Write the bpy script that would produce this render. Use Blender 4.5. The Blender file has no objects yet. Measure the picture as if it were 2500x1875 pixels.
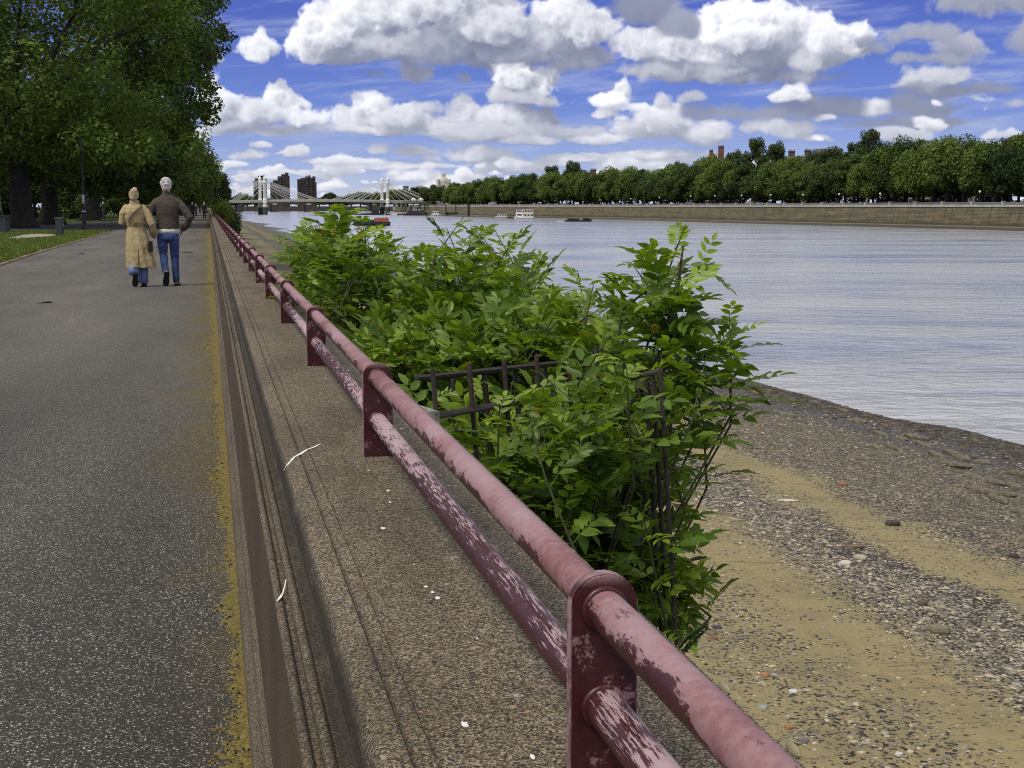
import bpy, math, random
import numpy as np
from math import sin, cos, pi, radians, sqrt, atan2, hypot
from mathutils import Vector, Matrix
S = bpy.context.scene
COL = S.collection
rnd = random.Random(7)
NPR = np.random.RandomState(11)

# ------------------------------------------------------------------ camera
CAMH = 1.37; FPX = 3472.0
PITCH = math.atan((937.5-504)/FPX)
YAW = math.atan((1250-508)/FPX*cos(PITCH))
cam_d = bpy.data.cameras.new('camera'); cam = bpy.data.objects.new('camera', cam_d); COL.objects.link(cam)
cam_d.sensor_width = 36.0; cam_d.lens = FPX/2500*36.0
cam_d.clip_start = 0.05; cam_d.clip_end = 20000
cam.location = (0, 0, CAMH); cam.rotation_euler = (pi/2-PITCH, 0, -YAW)
S.camera = cam
VF = Vector((sin(YAW)*cos(PITCH), cos(YAW)*cos(PITCH), -sin(PITCH)))
VR = Vector((cos(YAW), -sin(YAW), 0)); VU = VR.cross(VF)
def ray(x, y): return VF + VR*((x-1250)/FPX) - VU*((y-937.5)/FPX)
def dep(x, y, d): return Vector((0, 0, CAMH)) + ray(x, y)*d
def onz(x, y, z):
    d = ray(x, y); return Vector((0, 0, CAMH)) + d*((z-CAMH)/d.z)

# ------------------------------------------------------------------ light
SUN_EL, SUN_AZ = radians(55), radians(-124)      # azimuth from +Y, negative = to the left
sun_d = bpy.data.lights.new('sun', 'SUN'); sun = bpy.data.objects.new('sun', sun_d); COL.objects.link(sun)
sun_d.energy = 2.9; sun_d.angle = radians(16); sun_d.color = (1.0, 0.93, 0.82)
sdir = Vector((sin(SUN_AZ)*cos(SUN_EL), cos(SUN_AZ)*cos(SUN_EL), sin(SUN_EL)))
sun.rotation_euler = sdir.to_track_quat('Z', 'Y').to_euler()
S.view_settings.view_transform = 'Standard'; S.view_settings.look = 'None'
S.view_settings.exposure = 0.0; S.view_settings.gamma = 1.0
S.cycles.max_bounces = 6; S.cycles.transparent_max_bounces = 4
S.cycles.use_denoising = False; S.cycles.filter_width = 1.05

class NT:
    def __init__(s, nt): s.nt = nt; s.n = nt.nodes; s.l = nt.links
    def put(s, sock, v):
        if v is None: return
        if isinstance(v, bpy.types.NodeSocket): s.l.new(v, sock)
        else:
            try: sock.default_value = v
            except Exception: sock.default_value = tuple(v)+(1.0,)
    def new(s, t, **k):
        n = s.n.new(t)
        for a, b in k.items(): setattr(n, a, b)
        return n
    def m(s, op, a, b=None, c=None, clamp=False):
        n = s.new('ShaderNodeMath', operation=op, use_clamp=clamp)
        for i, v in enumerate((a, b, c)): s.put(n.inputs[i], v)
        return n.outputs[0]
    def vm(s, op, a, b=None, c=None, scale=None):
        n = s.new('ShaderNodeVectorMath', operation=op)
        for i, v in enumerate((a, b, c)):
            if v is not None: s.put(n.inputs[i], v)
        if scale is not None: s.put(n.inputs['Scale'], scale)
        return n.outputs['Value'] if op in ('LENGTH', 'DOT_PRODUCT', 'DISTANCE') else n.outputs['Vector']
    def mix(s, f, a, b, blend='MIX'):
        n = s.new('ShaderNodeMix', data_type='RGBA', blend_type=blend)
        s.put(n.inputs[0], f); s.put(n.inputs[6], a); s.put(n.inputs[7], b)
        return n.outputs[2]
    def fmix(s, f, a, b):
        n = s.new('ShaderNodeMix', data_type='FLOAT'); s.put(n.inputs[0], f); s.put(n.inputs[2], a); s.put(n.inputs[3], b)
        return n.outputs[0]
    def ss(s, v, a, b, lo=0.0, hi=1.0):
        n = s.new('ShaderNodeMapRange', interpolation_type='SMOOTHSTEP')
        s.put(n.inputs[0], v); s.put(n.inputs[1], a); s.put(n.inputs[2], b); s.put(n.inputs[3], lo); s.put(n.inputs[4], hi)
        return n.outputs[0]
    def noise(s, vec, scale, detail=3, rough=.5, dist=0.0, col=False):
        n = s.new('ShaderNodeTexNoise'); s.put(n.inputs['Vector'], vec); s.put(n.inputs['Scale'], scale)
        n.inputs['Detail'].default_value = detail; n.inputs['Roughness'].default_value = rough; n.inputs['Distortion'].default_value = dist
        return n.outputs['Color' if col else 'Fac']
    def vor(s, vec, scale, feature='F1', out='Distance', detail=0, rand=1.0, smooth=None):
        n = s.new('ShaderNodeTexVoronoi', feature=feature); s.put(n.inputs['Vector'], vec); s.put(n.inputs['Scale'], scale)
        n.inputs['Randomness'].default_value = rand; n.inputs['Detail'].default_value = detail
        if smooth is not None: n.inputs['Smoothness'].default_value = smooth
        return n.outputs[out]
    def ramp(s, f, stops):
        n = s.new('ShaderNodeValToRGB'); e = n.color_ramp.elements
        while len(e) < len(stops): e.new(0.5)
        for i, (p, c) in enumerate(stops):
            e[i].position = p; e[i].color = tuple(c)+(1,) if len(c) == 3 else c
        s.put(n.inputs[0], f); return n.outputs[0]
    def xyz(s, v):
        n = s.new('ShaderNodeSeparateXYZ'); s.put(n.inputs[0], v); return n.outputs
    def comb(s, x, y, z=0.0):
        n = s.new('ShaderNodeCombineXYZ')
        for i, v in enumerate((x, y, z)): s.put(n.inputs[i], v)
        return n.outputs[0]
    def bump(s, h, strength=.3, dist=.01):
        n = s.new('ShaderNodeBump'); s.put(n.inputs['Height'], h)
        n.inputs['Strength'].default_value = strength; n.inputs['Distance'].default_value = dist
        return n.outputs[0]

# ------------------------------------------------------------------ sky with clouds (world)
W = bpy.data.worlds.new('World'); S.world = W; W.use_nodes = True
t = NT(W.node_tree); t.n.clear()
sky = t.new('ShaderNodeTexSky', sky_type='NISHITA'); sky.sun_disc = False
sky.sun_elevation = SUN_EL; sky.sun_rotation = SUN_AZ
sky.air_density = 1.0; sky.dust_density = 0.6; sky.ozone_density = 2.0
dirv = t.new('ShaderNodeTexCoord').outputs['Generated']
dx, dy, dz = t.xyz(dirv)
U = t.m('MULTIPLY', t.m('ARCTAN2', dx, dy), 180/pi)
hyp = t.m('SQRT', t.m('ADD', t.m('MULTIPLY', dx, dx), t.m('MULTIPLY', dy, dy)))
V = t.m('MULTIPLY', t.m('ARCTAN2', dz, hyp), 180/pi)
P = t.comb(U, V, 0)
DG = 57.2958/(FPX*.8848)
def cdir(x, y):
    d = ray(x/.8848, y/.8848); return math.degrees(atan2(d.x, d.y)), math.degrees(atan2(d.z, hypot(d.x, d.y)))
# lumps of the clouds, back to front: x, y, rx, ry (units of the 2212 wide photo), brightness
LUMPS = [
 (2180, -10, 170, 62, .50), (2230, 70, 40, 60, .5),
 (1400, 20, 95, 75, .42), (1480, 60, 60, 55, .5),
 (1870, 235, 330, 26, .40), (2120, 195, 160, 22, .42), (1600, 250, 200, 22, .44), (1980, 265, 170, 14, .42),
 (700, 75, 85, 62, 1.0), (790, 20, 110, 75, .98), (920, 0, 130, 85, .95), (1020, 40, 110, 75, .88), (1075, 70, 70, 48, .85),
 (850, 95, 120, 50, .72), (960, 105, 130, 46, .55), (720, 110, 70, 32, .9), (1100, 120, 130, 35, .6),
 (1215, 45, 60, 55, .95), (1280, 70, 70, 60, .85), (1180, 90, 90, 55, .75), (1250, 130, 80, 36, .7), (1130, 160, 90, 14, .6),
 (1590, 75, 90, 62, 1.1), (1700, 85, 85, 66, 1.0), (1790, 105, 78, 58, .98), (1640, 130, 90, 45, .9), (1730, 135, 90, 40, .75),
 (1545, 95, 55, 48, 1.05), (1385, 105, 75, 45, .9), (1460, 115, 75, 48, .95), (1535, 130, 62, 40, .95), (1480, 160, 150, 26, .62), (1650, 168, 130, 20, .6), (1870, 105, 40, 20, .5),
 (563, 100, 44, 36, .95), (548, 118, 42, 24, .9), (470, 125, 30, 22, .6),
 (455, 235, 45, 52, .98), (610, 220, 58, 36, 1.0), (550, 250, 90, 34, .85), (650, 262, 48, 26, .95), (480, 275, 70, 22, .75), (590, 280, 100, 18, .65),
 (800, 235, 48, 34, 1.05), (760, 262, 46, 28, .95), (850, 262, 70, 26, .85), (905, 250, 45, 26, .8), (820, 282, 90, 10, .8), (1000, 275, 120, 16, .75),
 (915, 162, 44, 26, .72), (985, 165, 22, 16, .55), (820, 160, 30, 12, .45),
 (1000, 250, 48, 46, 1.0), (1070, 262, 80, 34, .92), (1160, 262, 70, 30, .75), (1060, 290, 130, 18, .75), (1220, 285, 90, 22, .65),
 (1110, 170, 52, 44, 1.1), (1180, 185, 62, 36, 1.0), (1075, 195, 50, 30, .95), (1135, 212, 100, 16, .75),
 (1330, 215, 45, 32, 1.05), (1380, 235, 70, 24, .95), (1430, 220, 25, 20, .8), (1500, 215, 34, 20, .7), (1310, 245, 40, 16, .85),
 (1700, 205, 48, 26, .95), (1760, 215, 40, 18, .6),
 (2020, 75, 68, 24, .52), (2090, 100, 62, 28, .60), (2040, 130, 75, 18, .5), (2040, 172, 70, 22, .72), (1990, 190, 55, 14, .7),
 (2120, 218, 46, 26, .92), (2190, 230, 60, 20, .6),
 (1930, 290, 62, 20, .95), (2010, 268, 36, 20, .98), (2170, 290, 60, 16, .9), (1650, 280, 110, 22, .78), (1400, 285, 90, 20, .8), (1520, 290, 80, 18, .8), (1300, 300, 80, 16, .85),
 (540, 335, 62, 16, .95), (640, 330, 30, 16, .9), (1030, 340, 80, 18, 1.0), (1140, 305, 60, 16, .95), (900, 330, 50, 12, .85), (740, 350, 90, 9, .85),
 (1250, 345, 90, 10, .95), (1420, 335, 90, 12, .9), (480, 355, 70, 9, .9), (880, 360, 100, 8, .9), (620, 372, 120, 7, .85)]

def cloud_image():
    """march sunlight through a block of cloud density that spans this part of the sky (azimuth, elevation, depth in degrees)"""
    r = np.random.RandomState(5); U0, U1, V0, V1, D = -10.0, 35.0, -.4, 10.4, 2.3
    nu, nv, nw = 1300, 312, 42; du, dv, dw = (U1-U0)/nu, (V1-V0)/nv, 2*D/nw
    u = (U0+(np.arange(nu)+.5)*du).astype(np.float32); v = (V0+(np.arange(nv)+.5)*dv).astype(np.float32); w = (-D+(np.arange(nw)+.5)*dw).astype(np.float32)
    def up(n, m):
        x = np.linspace(0, m-4.001, n); i = x.astype(int); f = x-i; A = np.zeros((n, m), np.float32)
        k = [(1-f)**3/6, (3*f**3-6*f**2+4)/6, (-3*f**3+3*f**2+3*f+1)/6, f**3/6]
        for j in range(4): A[np.arange(n), i+j] += k[j]
        return A
    def octave(cell):
        a, b, c_ = int((U1-U0)/cell)+5, int((V1-V0)/cell)+5, int(2*D/cell)+5
        L = r.randn(a, b, c_).astype(np.float32)
        X = np.tensordot(up(nu, a), L, (1, 0)); X = np.tensordot(X, up(nv, b), (1, 1)); X = np.tensordot(X, up(nw, c_), (1, 1)); return X*1.9
    fb = np.zeros((nu, nv, nw), np.float32); am = 1.0
    for cell in (1.7, .85, .42, .21, .115):
        o = octave(cell); fb += am*(.62-np.abs(o)) if cell < 1.2 else am*.4*o; am *= .70
        del o
    WX = octave(1.1)*.21+octave(.5)*.13+octave(.22)*.05; WY = octave(.8)*.11+octave(.4)*.08+octave(.2)*.035
    fade = np.clip(.25+.75*v/4.5, .25, 1.0).astype(np.float32)[None, :, None]; WX *= fade; WY *= fade
    F = np.full((nu, nv, nw), -1.0, np.float32); B = np.full((nu, nv, nw), .8, np.float32)
    lumps = [(*cdir(x, y), rx*DG*.90, ry*DG*.95, br, 0) for x, y, rx, ry, br in LUMPS]
    for k in range(620):        # small broken cumulus thinning out towards the horizon
        e = .25+3.7*r.rand()**1.25; rx = (.30+1.35*r.rand()**2)*(.26+.25*e); ax_ = U0+(U1-U0)*r.rand()
        if e > 1.7 and r.rand() < .90: continue
        lumps.append((ax_, e, rx, rx*(.24+.30*r.rand())*(1 if e > 1 else .8), .9+.25*r.rand(), 0))
        if r.rand() < .6: lumps.append((ax_+rx*r.uniform(-.5, .5), e+rx*.14, rx*.45, rx*(.24+.16*r.rand()), 1.05, 0))
    for (a, e, rx, ry, br, _) in lumps:
        rz = max(.25, min(1.3, max(ry*1.25, rx*.6))); cw = r.uniform(-.5, .5)*(D-rz) if rz < D else 0
        i0, i1 = np.searchsorted(u, [a-rx*1.7, a+rx*1.7]); j0, j1 = np.searchsorted(v, [e-ry*1.3, e+ry*1.8]); k0, k1 = np.searchsorted(w, [cw-rz*1.6, cw+rz*1.6])
        if i1 <= i0 or j1 <= j0 or k1 <= k0: continue
        qx = (u[i0:i1, None, None]-a+WX[i0:i1, j0:j1, k0:k1])/rx; qy = (v[None, j0:j1, None]-e+WY[i0:i1, j0:j1, k0:k1])/ry; qz = ((w[k0:k1]-cw)/rz)[None, None, :]
        qy = np.where(qy < 0, qy*1.75, qy)
        d = 1-np.sqrt(qx*qx+qy*qy+qz*qz)
        d = d*min(1.0, .45+ry*.55)
        f = F[i0:i1, j0:j1, k0:k1]; bb = B[i0:i1, j0:j1, k0:k1]
        m = np.clip((d-f)*4+.5, 0, 1); bb[:] = np.where(d > -.45, bb*(1-m)+br*m, bb); np.maximum(f, d, out=f)
    F += fb*.50*np.clip(.42+.5*(v/5), .35, .95)[None, :, None]-.02; del fb
    dens = np.clip(F*2.5, 0, 1); dens *= np.clip((B-.30)*1.6, .22, 1.0); del F
    # sunlight: optical depth swept down from the top
    sx, sw = .557/.766, .32/.766
    def shift(A, n, axis):
        i = int(np.floor(n)); f = n-i; return np.roll(A, -i, axis)*(1-f)+np.roll(A, -i-1, axis)*f
    tau = np.zeros_like(dens); cur = np.zeros((nu, nw), np.float32); ds = dv/.766; fg = math.exp(-dv/1.5)
    for j in range(nv-2, -1, -1):
        cur = cur*fg+dens[:, j+1]*ds
        cur = shift(shift(cur, -sx*dv/du, 0), -sw*dv/dw, 1); tau[:, j] = cur
    sun_ = .66*np.exp(-tau*4.6)+.34*np.exp(-tau*1.05); amb = np.exp(-tau*.62)
    T = np.ones((nu, nv), np.float32); S_ = np.zeros((nu, nv), np.float32); A_ = np.zeros((nu, nv), np.float32)
    for k in range(nw):
        al = 1-np.exp(-dens[:, :, k]*dw*9.5); g = B[:, :, k]
        S_ += T*al*sun_[:, :, k]*(g*1.55-.55).clip(.0); A_ += T*al*amb[:, :, k]*(.45+.55*g); T *= 1-al
    al = 1-T; n = np.maximum(al, 1e-4); S_ /= n; A_ /= n
    hz = np.clip(1-v/4.5, 0, 1)[None, :]            # light scattered by the air in front of the far ones
    rgb = np.stack([S_*8.7+A_*1.9+.85, S_*8.35+A_*2.1+1.05, S_*7.4+A_*2.5+2.0], -1)
    rgb = rgb*(1-.34*hz[..., None])+np.array([5.3, 5.7, 6.9])*(.34*hz[..., None])
    px = np.concatenate([rgb, al[..., None]], -1).transpose(1, 0, 2).astype(np.float32)
    im = bpy.data.images.new('cloud_field', nu, nv, alpha=True, float_buffer=True); im.colorspace_settings.name = 'Non-Color'; im.alpha_mode = 'CHANNEL_PACKED'
    im.pixels.foreach_set(np.ascontiguousarray(px).ravel()); im.update(); return im, U0, U1, V0, V1
cim, cu0, cu1, cv0, cv1 = cloud_image()
it = t.new('ShaderNodeTexImage', image=cim, extension='CLIP', interpolation='Cubic')
t.put(it.inputs[0], t.comb(t.m('DIVIDE', t.m('SUBTRACT', U, cu0), cu1-cu0), t.m('DIVIDE', t.m('SUBTRACT', V, cv0), cv1-cv0), 0))
edge = t.m('MULTIPLY', t.ss(V, cv1-.1, cv1-1.0), t.m('MULTIPLY', t.ss(U, cu0+.1, cu0+1.5), t.ss(U, cu1-.1, cu1-1.5)))
alpha = t.m('MULTIPLY', it.outputs['Alpha'], edge)
nlow = t.noise(t.vm('MULTIPLY', P, (.42, 1.5, 1)), 1.0, 6, .6)
inside = t.m('MULTIPLY', t.ss(U, cu0, cu0+2), t.ss(U, cu1, cu1-2))
alow = t.m('MULTIPLY', t.m('MULTIPLY', t.ss(nlow, .45, .60), t.ss(V, 6.5, 2.5)), t.m('SUBTRACT', 1.0, inside))
llow = .82
# the sky outside the picture: fair-weather cloud field overhead
pl = t.vm('DIVIDE', dirv, t.comb(t.m('ADD', t.m('MAXIMUM', dz, 0.0), .08), t.m('ADD', t.m('MAXIMUM', dz, 0.0), .08), 1.0))
nhi = t.noise(t.vm('MULTIPLY', pl, (1.1, 1.1, 0)), 1.0, 6, .58)
ahi = t.m('MULTIPLY', t.ss(nhi, .36, .54), t.ss(V, 10.0, 13.0))
lhi = t.m('SUBTRACT', 1.32, t.m('MULTIPLY', nhi, .75))
# thin streaks of high cloud
cir = t.noise(t.vm('MULTIPLY', t.comb(t.m('ADD', U, t.m('MULTIPLY', V, 1.5)), t.m('SUBTRACT', V, t.m('MULTIPLY', U, .10)), 0), (.16, 1.3, 1)), 1.0, 6, .62, .4)
acir = t.m('MULTIPLY', t.ss(cir, .44, .76), .62)
base = t.mix(1.0, sky.outputs[0], (.70, .80, 1.28, 1), 'MULTIPLY')
deep = t.ramp(t.m('DIVIDE', V, 12.0, clamp=True), [(0, (6.0, 6.6, 8.0)), (.06, (5.0, 5.8, 7.9)), (.15, (3.2, 4.2, 7.4)), (.34, (1.25, 2.05, 6.4)), (.62, (.62, 1.02, 4.9)), (1, (.60, 1.0, 4.4))])
base = t.mix(.82, base, deep)
def ccol(l): return t.ramp(t.m('MULTIPLY', l, .8, clamp=True), [(.22, (2.0, 2.25, 3.1)), (.42, (3.3, 3.5, 4.2)), (.62, (5.9, 6.0, 6.3)), (.86, (9.0, 9.0, 8.9))])
c = t.mix(acir, base, (5.0, 5.6, 7.6, 1))
c = t.mix(ahi, c, ccol(lhi))
c = t.mix(t.m('MULTIPLY', alow, .9), c, ccol(llow))
c = t.mix(alpha, c, it.outputs['Color'])
c = t.mix(t.ss(V, -.6, -3), c, (2.2, 2.3, 2.2, 1))
bg = t.new('ShaderNodeBackground'); t.put(bg.inputs[0], c); bg.inputs[1].default_value = 0.1
t.l.new(bg.outputs[0], t.new('ShaderNodeOutputWorld').inputs[0])
W.cycles.sampling_method = 'MANUAL'; W.cycles.sample_map_resolution = 512

# ------------------------------------------------------------------ materials
def newmat(name):
    m = bpy.data.materials.new(name); m.use_nodes = True; t = NT(m.node_tree)
    b = t.n['Principled BSDF']; return m, t, b
def geo(t): return t.new('ShaderNodeNewGeometry').outputs['Position']
def obc(t): return t.new('ShaderNodeTexCoord').outputs['Object']
def M(name, c1, c2=None, scale=6.0, rough=.7, bump=0.0, bscale=None, metal=0.0, detail=5, stretch=(1, 1, 1), spec=.5, world=False, bdist=.01):
    m, t, b = newmat(name); c2 = c2 or tuple(x*.72 for x in c1)
    p = geo(t) if world else obc(t); p = t.vm('MULTIPLY', p, stretch)
    n = t.noise(p, scale, detail, .6)
    t.put(b.inputs['Base Color'], t.ramp(n, [(.3, c2), (.7, c1)]))
    t.put(b.inputs['Roughness'], rough); b.inputs['Metallic'].default_value = metal; b.inputs['Specular IOR Level'].default_value = spec
    if bump: t.put(b.inputs['Normal'], t.bump(t.noise(p, bscale or scale*4, 6, .65), bump, bdist))
    return m

def foliage_mat(name, dark, light, scale, trans=.35, per_obj=.25, isl=.35):
    m = bpy.data.materials.new(name); m.use_nodes = True; t = NT(m.node_tree); t.n.clear()
    oi = t.new('ShaderNodeObjectInfo'); p = obc(t)
    n = t.m('ADD', t.m('MULTIPLY', t.noise(p, scale, 4, .65), 1.0), t.m('MULTIPLY', t.m('SUBTRACT', oi.outputs['Random'], .5), per_obj))
    r = t.new('ShaderNodeNewGeometry').outputs['Random Per Island']
    n = t.m('ADD', n, t.m('MULTIPLY', t.m('SUBTRACT', r, .5), isl))
    c = t.ramp(n, [(.30, dark), (.70, light)])
    d = t.new('ShaderNodeBsdfPrincipled'); t.put(d.inputs['Base Color'], c); d.inputs['Roughness'].default_value = .55; d.inputs['Specular IOR Level'].default_value = .25
    tr = t.new('ShaderNodeBsdfTranslucent'); t.put(tr.inputs[0], t.mix(1.0, c, (1.3, 1.25, .5, 1), 'MULTIPLY'))
    mx = t.new('ShaderNodeMixShader'); mx.inputs[0].default_value = trans
    t.l.new(d.outputs[0], mx.inputs[1]); t.l.new(tr.outputs[0], mx.inputs[2])
    t.l.new(mx.outputs[0], t.new('ShaderNodeOutputMaterial').inputs[0])
    return m

def shrub_mat():
    m = bpy.data.materials.new('ash_leaf'); m.use_nodes = True; t = NT(m.node_tree); t.n.clear()
    a = t.new('ShaderNodeVertexColor', layer_name='tone').outputs[0]
    r = t.new('ShaderNodeNewGeometry').outputs['Random Per Island']
    c = t.mix(1.0, a, t.ramp(r, [(0, (.72, .72, .72)), (1, (1.3, 1.25, 1.2))]), 'MULTIPLY')
    d = t.new('ShaderNodeBsdfPrincipled'); t.put(d.inputs['Base Color'], c); d.inputs['Roughness'].default_value = .42; d.inputs['Specular IOR Level'].default_value = .4
    tr = t.new('ShaderNodeBsdfTranslucent'); t.put(tr.inputs[0], t.mix(1.0, c, (1.5, 1.45, .45, 1), 'MULTIPLY'))
    mx = t.new('ShaderNodeMixShader'); mx.inputs[0].default_value = .42
    t.l.new(d.outputs[0], mx.inputs[1]); t.l.new(tr.outputs[0], mx.inputs[2])
    t.l.new(mx.outputs[0], t.new('ShaderNodeOutputMaterial').inputs[0]); return m

def asphalt_mat(dark=False):
    m, t, b = newmat('shaded_asphalt' if dark else 'path_asphalt'); p = geo(t); x, y, z = t.xyz(p)
    big = t.noise(t.vm('MULTIPLY', p, (.8, .22, 1)), .8, 5, .6)
    fine = t.noise(p, 130, 3, .8)
    chips = t.vor(p, 160, 'F1', 'Color'); cd = t.vor(p, 160, 'F1', 'Distance')
    cx, cy, cz = t.xyz(chips)
    c = t.ramp(fine, [(.38, (.008, .008, .007)), (.62, (.088, .083, .070))])
    chip = t.m('MULTIPLY', t.m('GREATER_THAN', cx, .71), t.ss(cd, .62, .35))
    c = t.mix(chip, c, t.ramp(cy, [(0, (.15, .14, .115)), (.7, (.36, .345, .30)), (1, (.75, .73, .69))]))
    c = t.mix(1.0, c, t.ramp(big, [(.25, (.74, .75, .76)), (.75, (1.22, 1.18, 1.12))]), 'MULTIPLY')
    if not dark:
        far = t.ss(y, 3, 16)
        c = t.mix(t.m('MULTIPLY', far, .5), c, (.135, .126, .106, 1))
        c = t.mix(1.0, c, t.ramp(t.noise(t.vm('MULTIPLY', p, (.9, .16, 1)), .9, 4, .55), [(.3, (.70, .70, .70)), (.7, (1.22, 1.2, 1.17))]), 'MULTIPLY')
        # moss stain beside the wall
        mo = t.m('ADD', t.m('MULTIPLY', x, 1.35), t.m('MULTIPLY', t.m('SUBTRACT', t.noise(t.vm('MULTIPLY', p, (1, .55, 1)), 1.6, 6, .7), .5), 1.5))
        mo = t.m('MULTIPLY', t.ss(t.m('ADD', mo, t.ss(y, 2.5, 10, -.42, 0)), -.62, .12), t.ss(y, 2.2, 12, .45, .60))
        c = t.mix(mo, c, t.ramp(t.noise(p, 22, 4, .7), [(.3, (.05, .042, .014)), (.7, (.20, .15, .035))]))
    t.put(b.inputs['Base Color'], c); b.inputs['Roughness'].default_value = .85; b.inputs['Specular IOR Level'].default_value = .3
    h = t.m('ADD', t.m('MULTIPLY', cd, -.5), fine)
    t.put(b.inputs['Normal'], t.bump(h, .75, .006)); return m

def granite_mat(kind):
    m, t, b = newmat('granite_'+kind); p = geo(t); x, y, z = t.xyz(p)
    gs = t.vor(p, 380, 'F1', 'Color'); g1, g2, g3 = t.xyz(gs)
    n = t.noise(p, 120, 4, .8); big = t.noise(t.vm('MULTIPLY', p, (2.2, .7, 2)), 1.5, 6, .62)
    gb = t.xyz(t.vor(p, 230, 'F1', 'Color'))
    if kind == 'top':
        c = t.ramp(t.m('ADD', t.m('MULTIPLY', g1, .55), t.m('MULTIPLY', n, .45)), [(.24, (.009, .008, .005)), (.45, (.054, .045, .025)), (.60, (.112, .092, .050)), (.80, (.40, .345, .225))])
        c = t.mix(t.m('MULTIPLY', t.m('GREATER_THAN', g2, .90), .6), c, (.30, .165, .09, 1))
        c = t.mix(t.m('MULTIPLY', t.m('GREATER_THAN', gb[0], .84), .55), c, t.ramp(gb[1], [(0, (.02, .016, .01)), (.5, (.16, .11, .065)), (1, (.42, .36, .26))]))
        c = t.mix(t.m('MULTIPLY', t.ss(big, .44, .62), .6), c, t.mix(1.0, c, (.50, .47, .38, 1), 'MULTIPLY'))
        li = t.m('MULTIPLY', t.ss(t.noise(p, 26, 5, .75), .60, .70), t.ss(t.m('ADD', x, t.m('MULTIPLY', t.noise(p, 4, 3), .25)), .44, .62))
        c = t.mix(t.m('MULTIPLY', li, .8), c, (.50, .50, .46, 1))
    elif kind == 'face':
        c = t.ramp(t.m('ADD', t.m('MULTIPLY', g1, .4), t.m('MULTIPLY', n, .6)), [(.25, (.022, .0145, .008)), (.55, (.082, .057, .031)), (.85, (.19, .14, .08))])
        st = t.noise(t.vm('MULTIPLY', p, (1, .8, 1)), 2.4, 6, .6)
        c = t.mix(1.0, c, t.ramp(st, [(.3, (.66, .70, .66)), (.7, (1.18, 1.1, 1.02))]), 'MULTIPLY')
    else:
        c = t.ramp(t.m('ADD', t.m('MULTIPLY', g1, .5), t.m('MULTIPLY', n, .5)), [(.25, (.019, .0145, .008)), (.55, (.090, .070, .040)), (.85, (.34, .28, .18))])
        c = t.mix(t.m('MULTIPLY', t.ss(big, .45, .65), .55), c, t.mix(1.0, c, (.5, .52, .46, 1), 'MULTIPLY'))
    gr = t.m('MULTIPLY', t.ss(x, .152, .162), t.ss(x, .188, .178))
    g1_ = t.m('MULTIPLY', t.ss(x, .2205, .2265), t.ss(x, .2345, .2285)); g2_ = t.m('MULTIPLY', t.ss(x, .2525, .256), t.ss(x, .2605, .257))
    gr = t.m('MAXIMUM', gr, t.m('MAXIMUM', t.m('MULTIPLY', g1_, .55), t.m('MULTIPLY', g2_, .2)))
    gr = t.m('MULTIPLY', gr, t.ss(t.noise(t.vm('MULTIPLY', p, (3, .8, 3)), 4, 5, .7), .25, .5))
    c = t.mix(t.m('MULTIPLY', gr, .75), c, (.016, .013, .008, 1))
    # joints between the blocks
    jy = t.m('ABSOLUTE', t.m('SUBTRACT', t.m('FRACT', t.m('DIVIDE', t.m('ADD', y, t.m('MULTIPLY', t.noise(p, 9, 2), .02)), 2.35)), .315))
    j = t.ss(jy, .0007, .0016, 1, 0)
    c = t.mix(t.m('MULTIPLY', j, .75), c, (.02, .017, .013, 1))
    t.put(b.inputs['Base Color'], c); b.inputs['Roughness'].default_value = .78; b.inputs['Specular IOR Level'].default_value = .4
    t.put(b.inputs['Normal'], t.bump(t.m('SUBTRACT', t.m('ADD', t.m('MULTIPLY', n, .6), t.m('MULTIPLY', g3, .4)), t.m('MULTIPLY', j, 2.0)), .55, .004))
    return m

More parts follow.
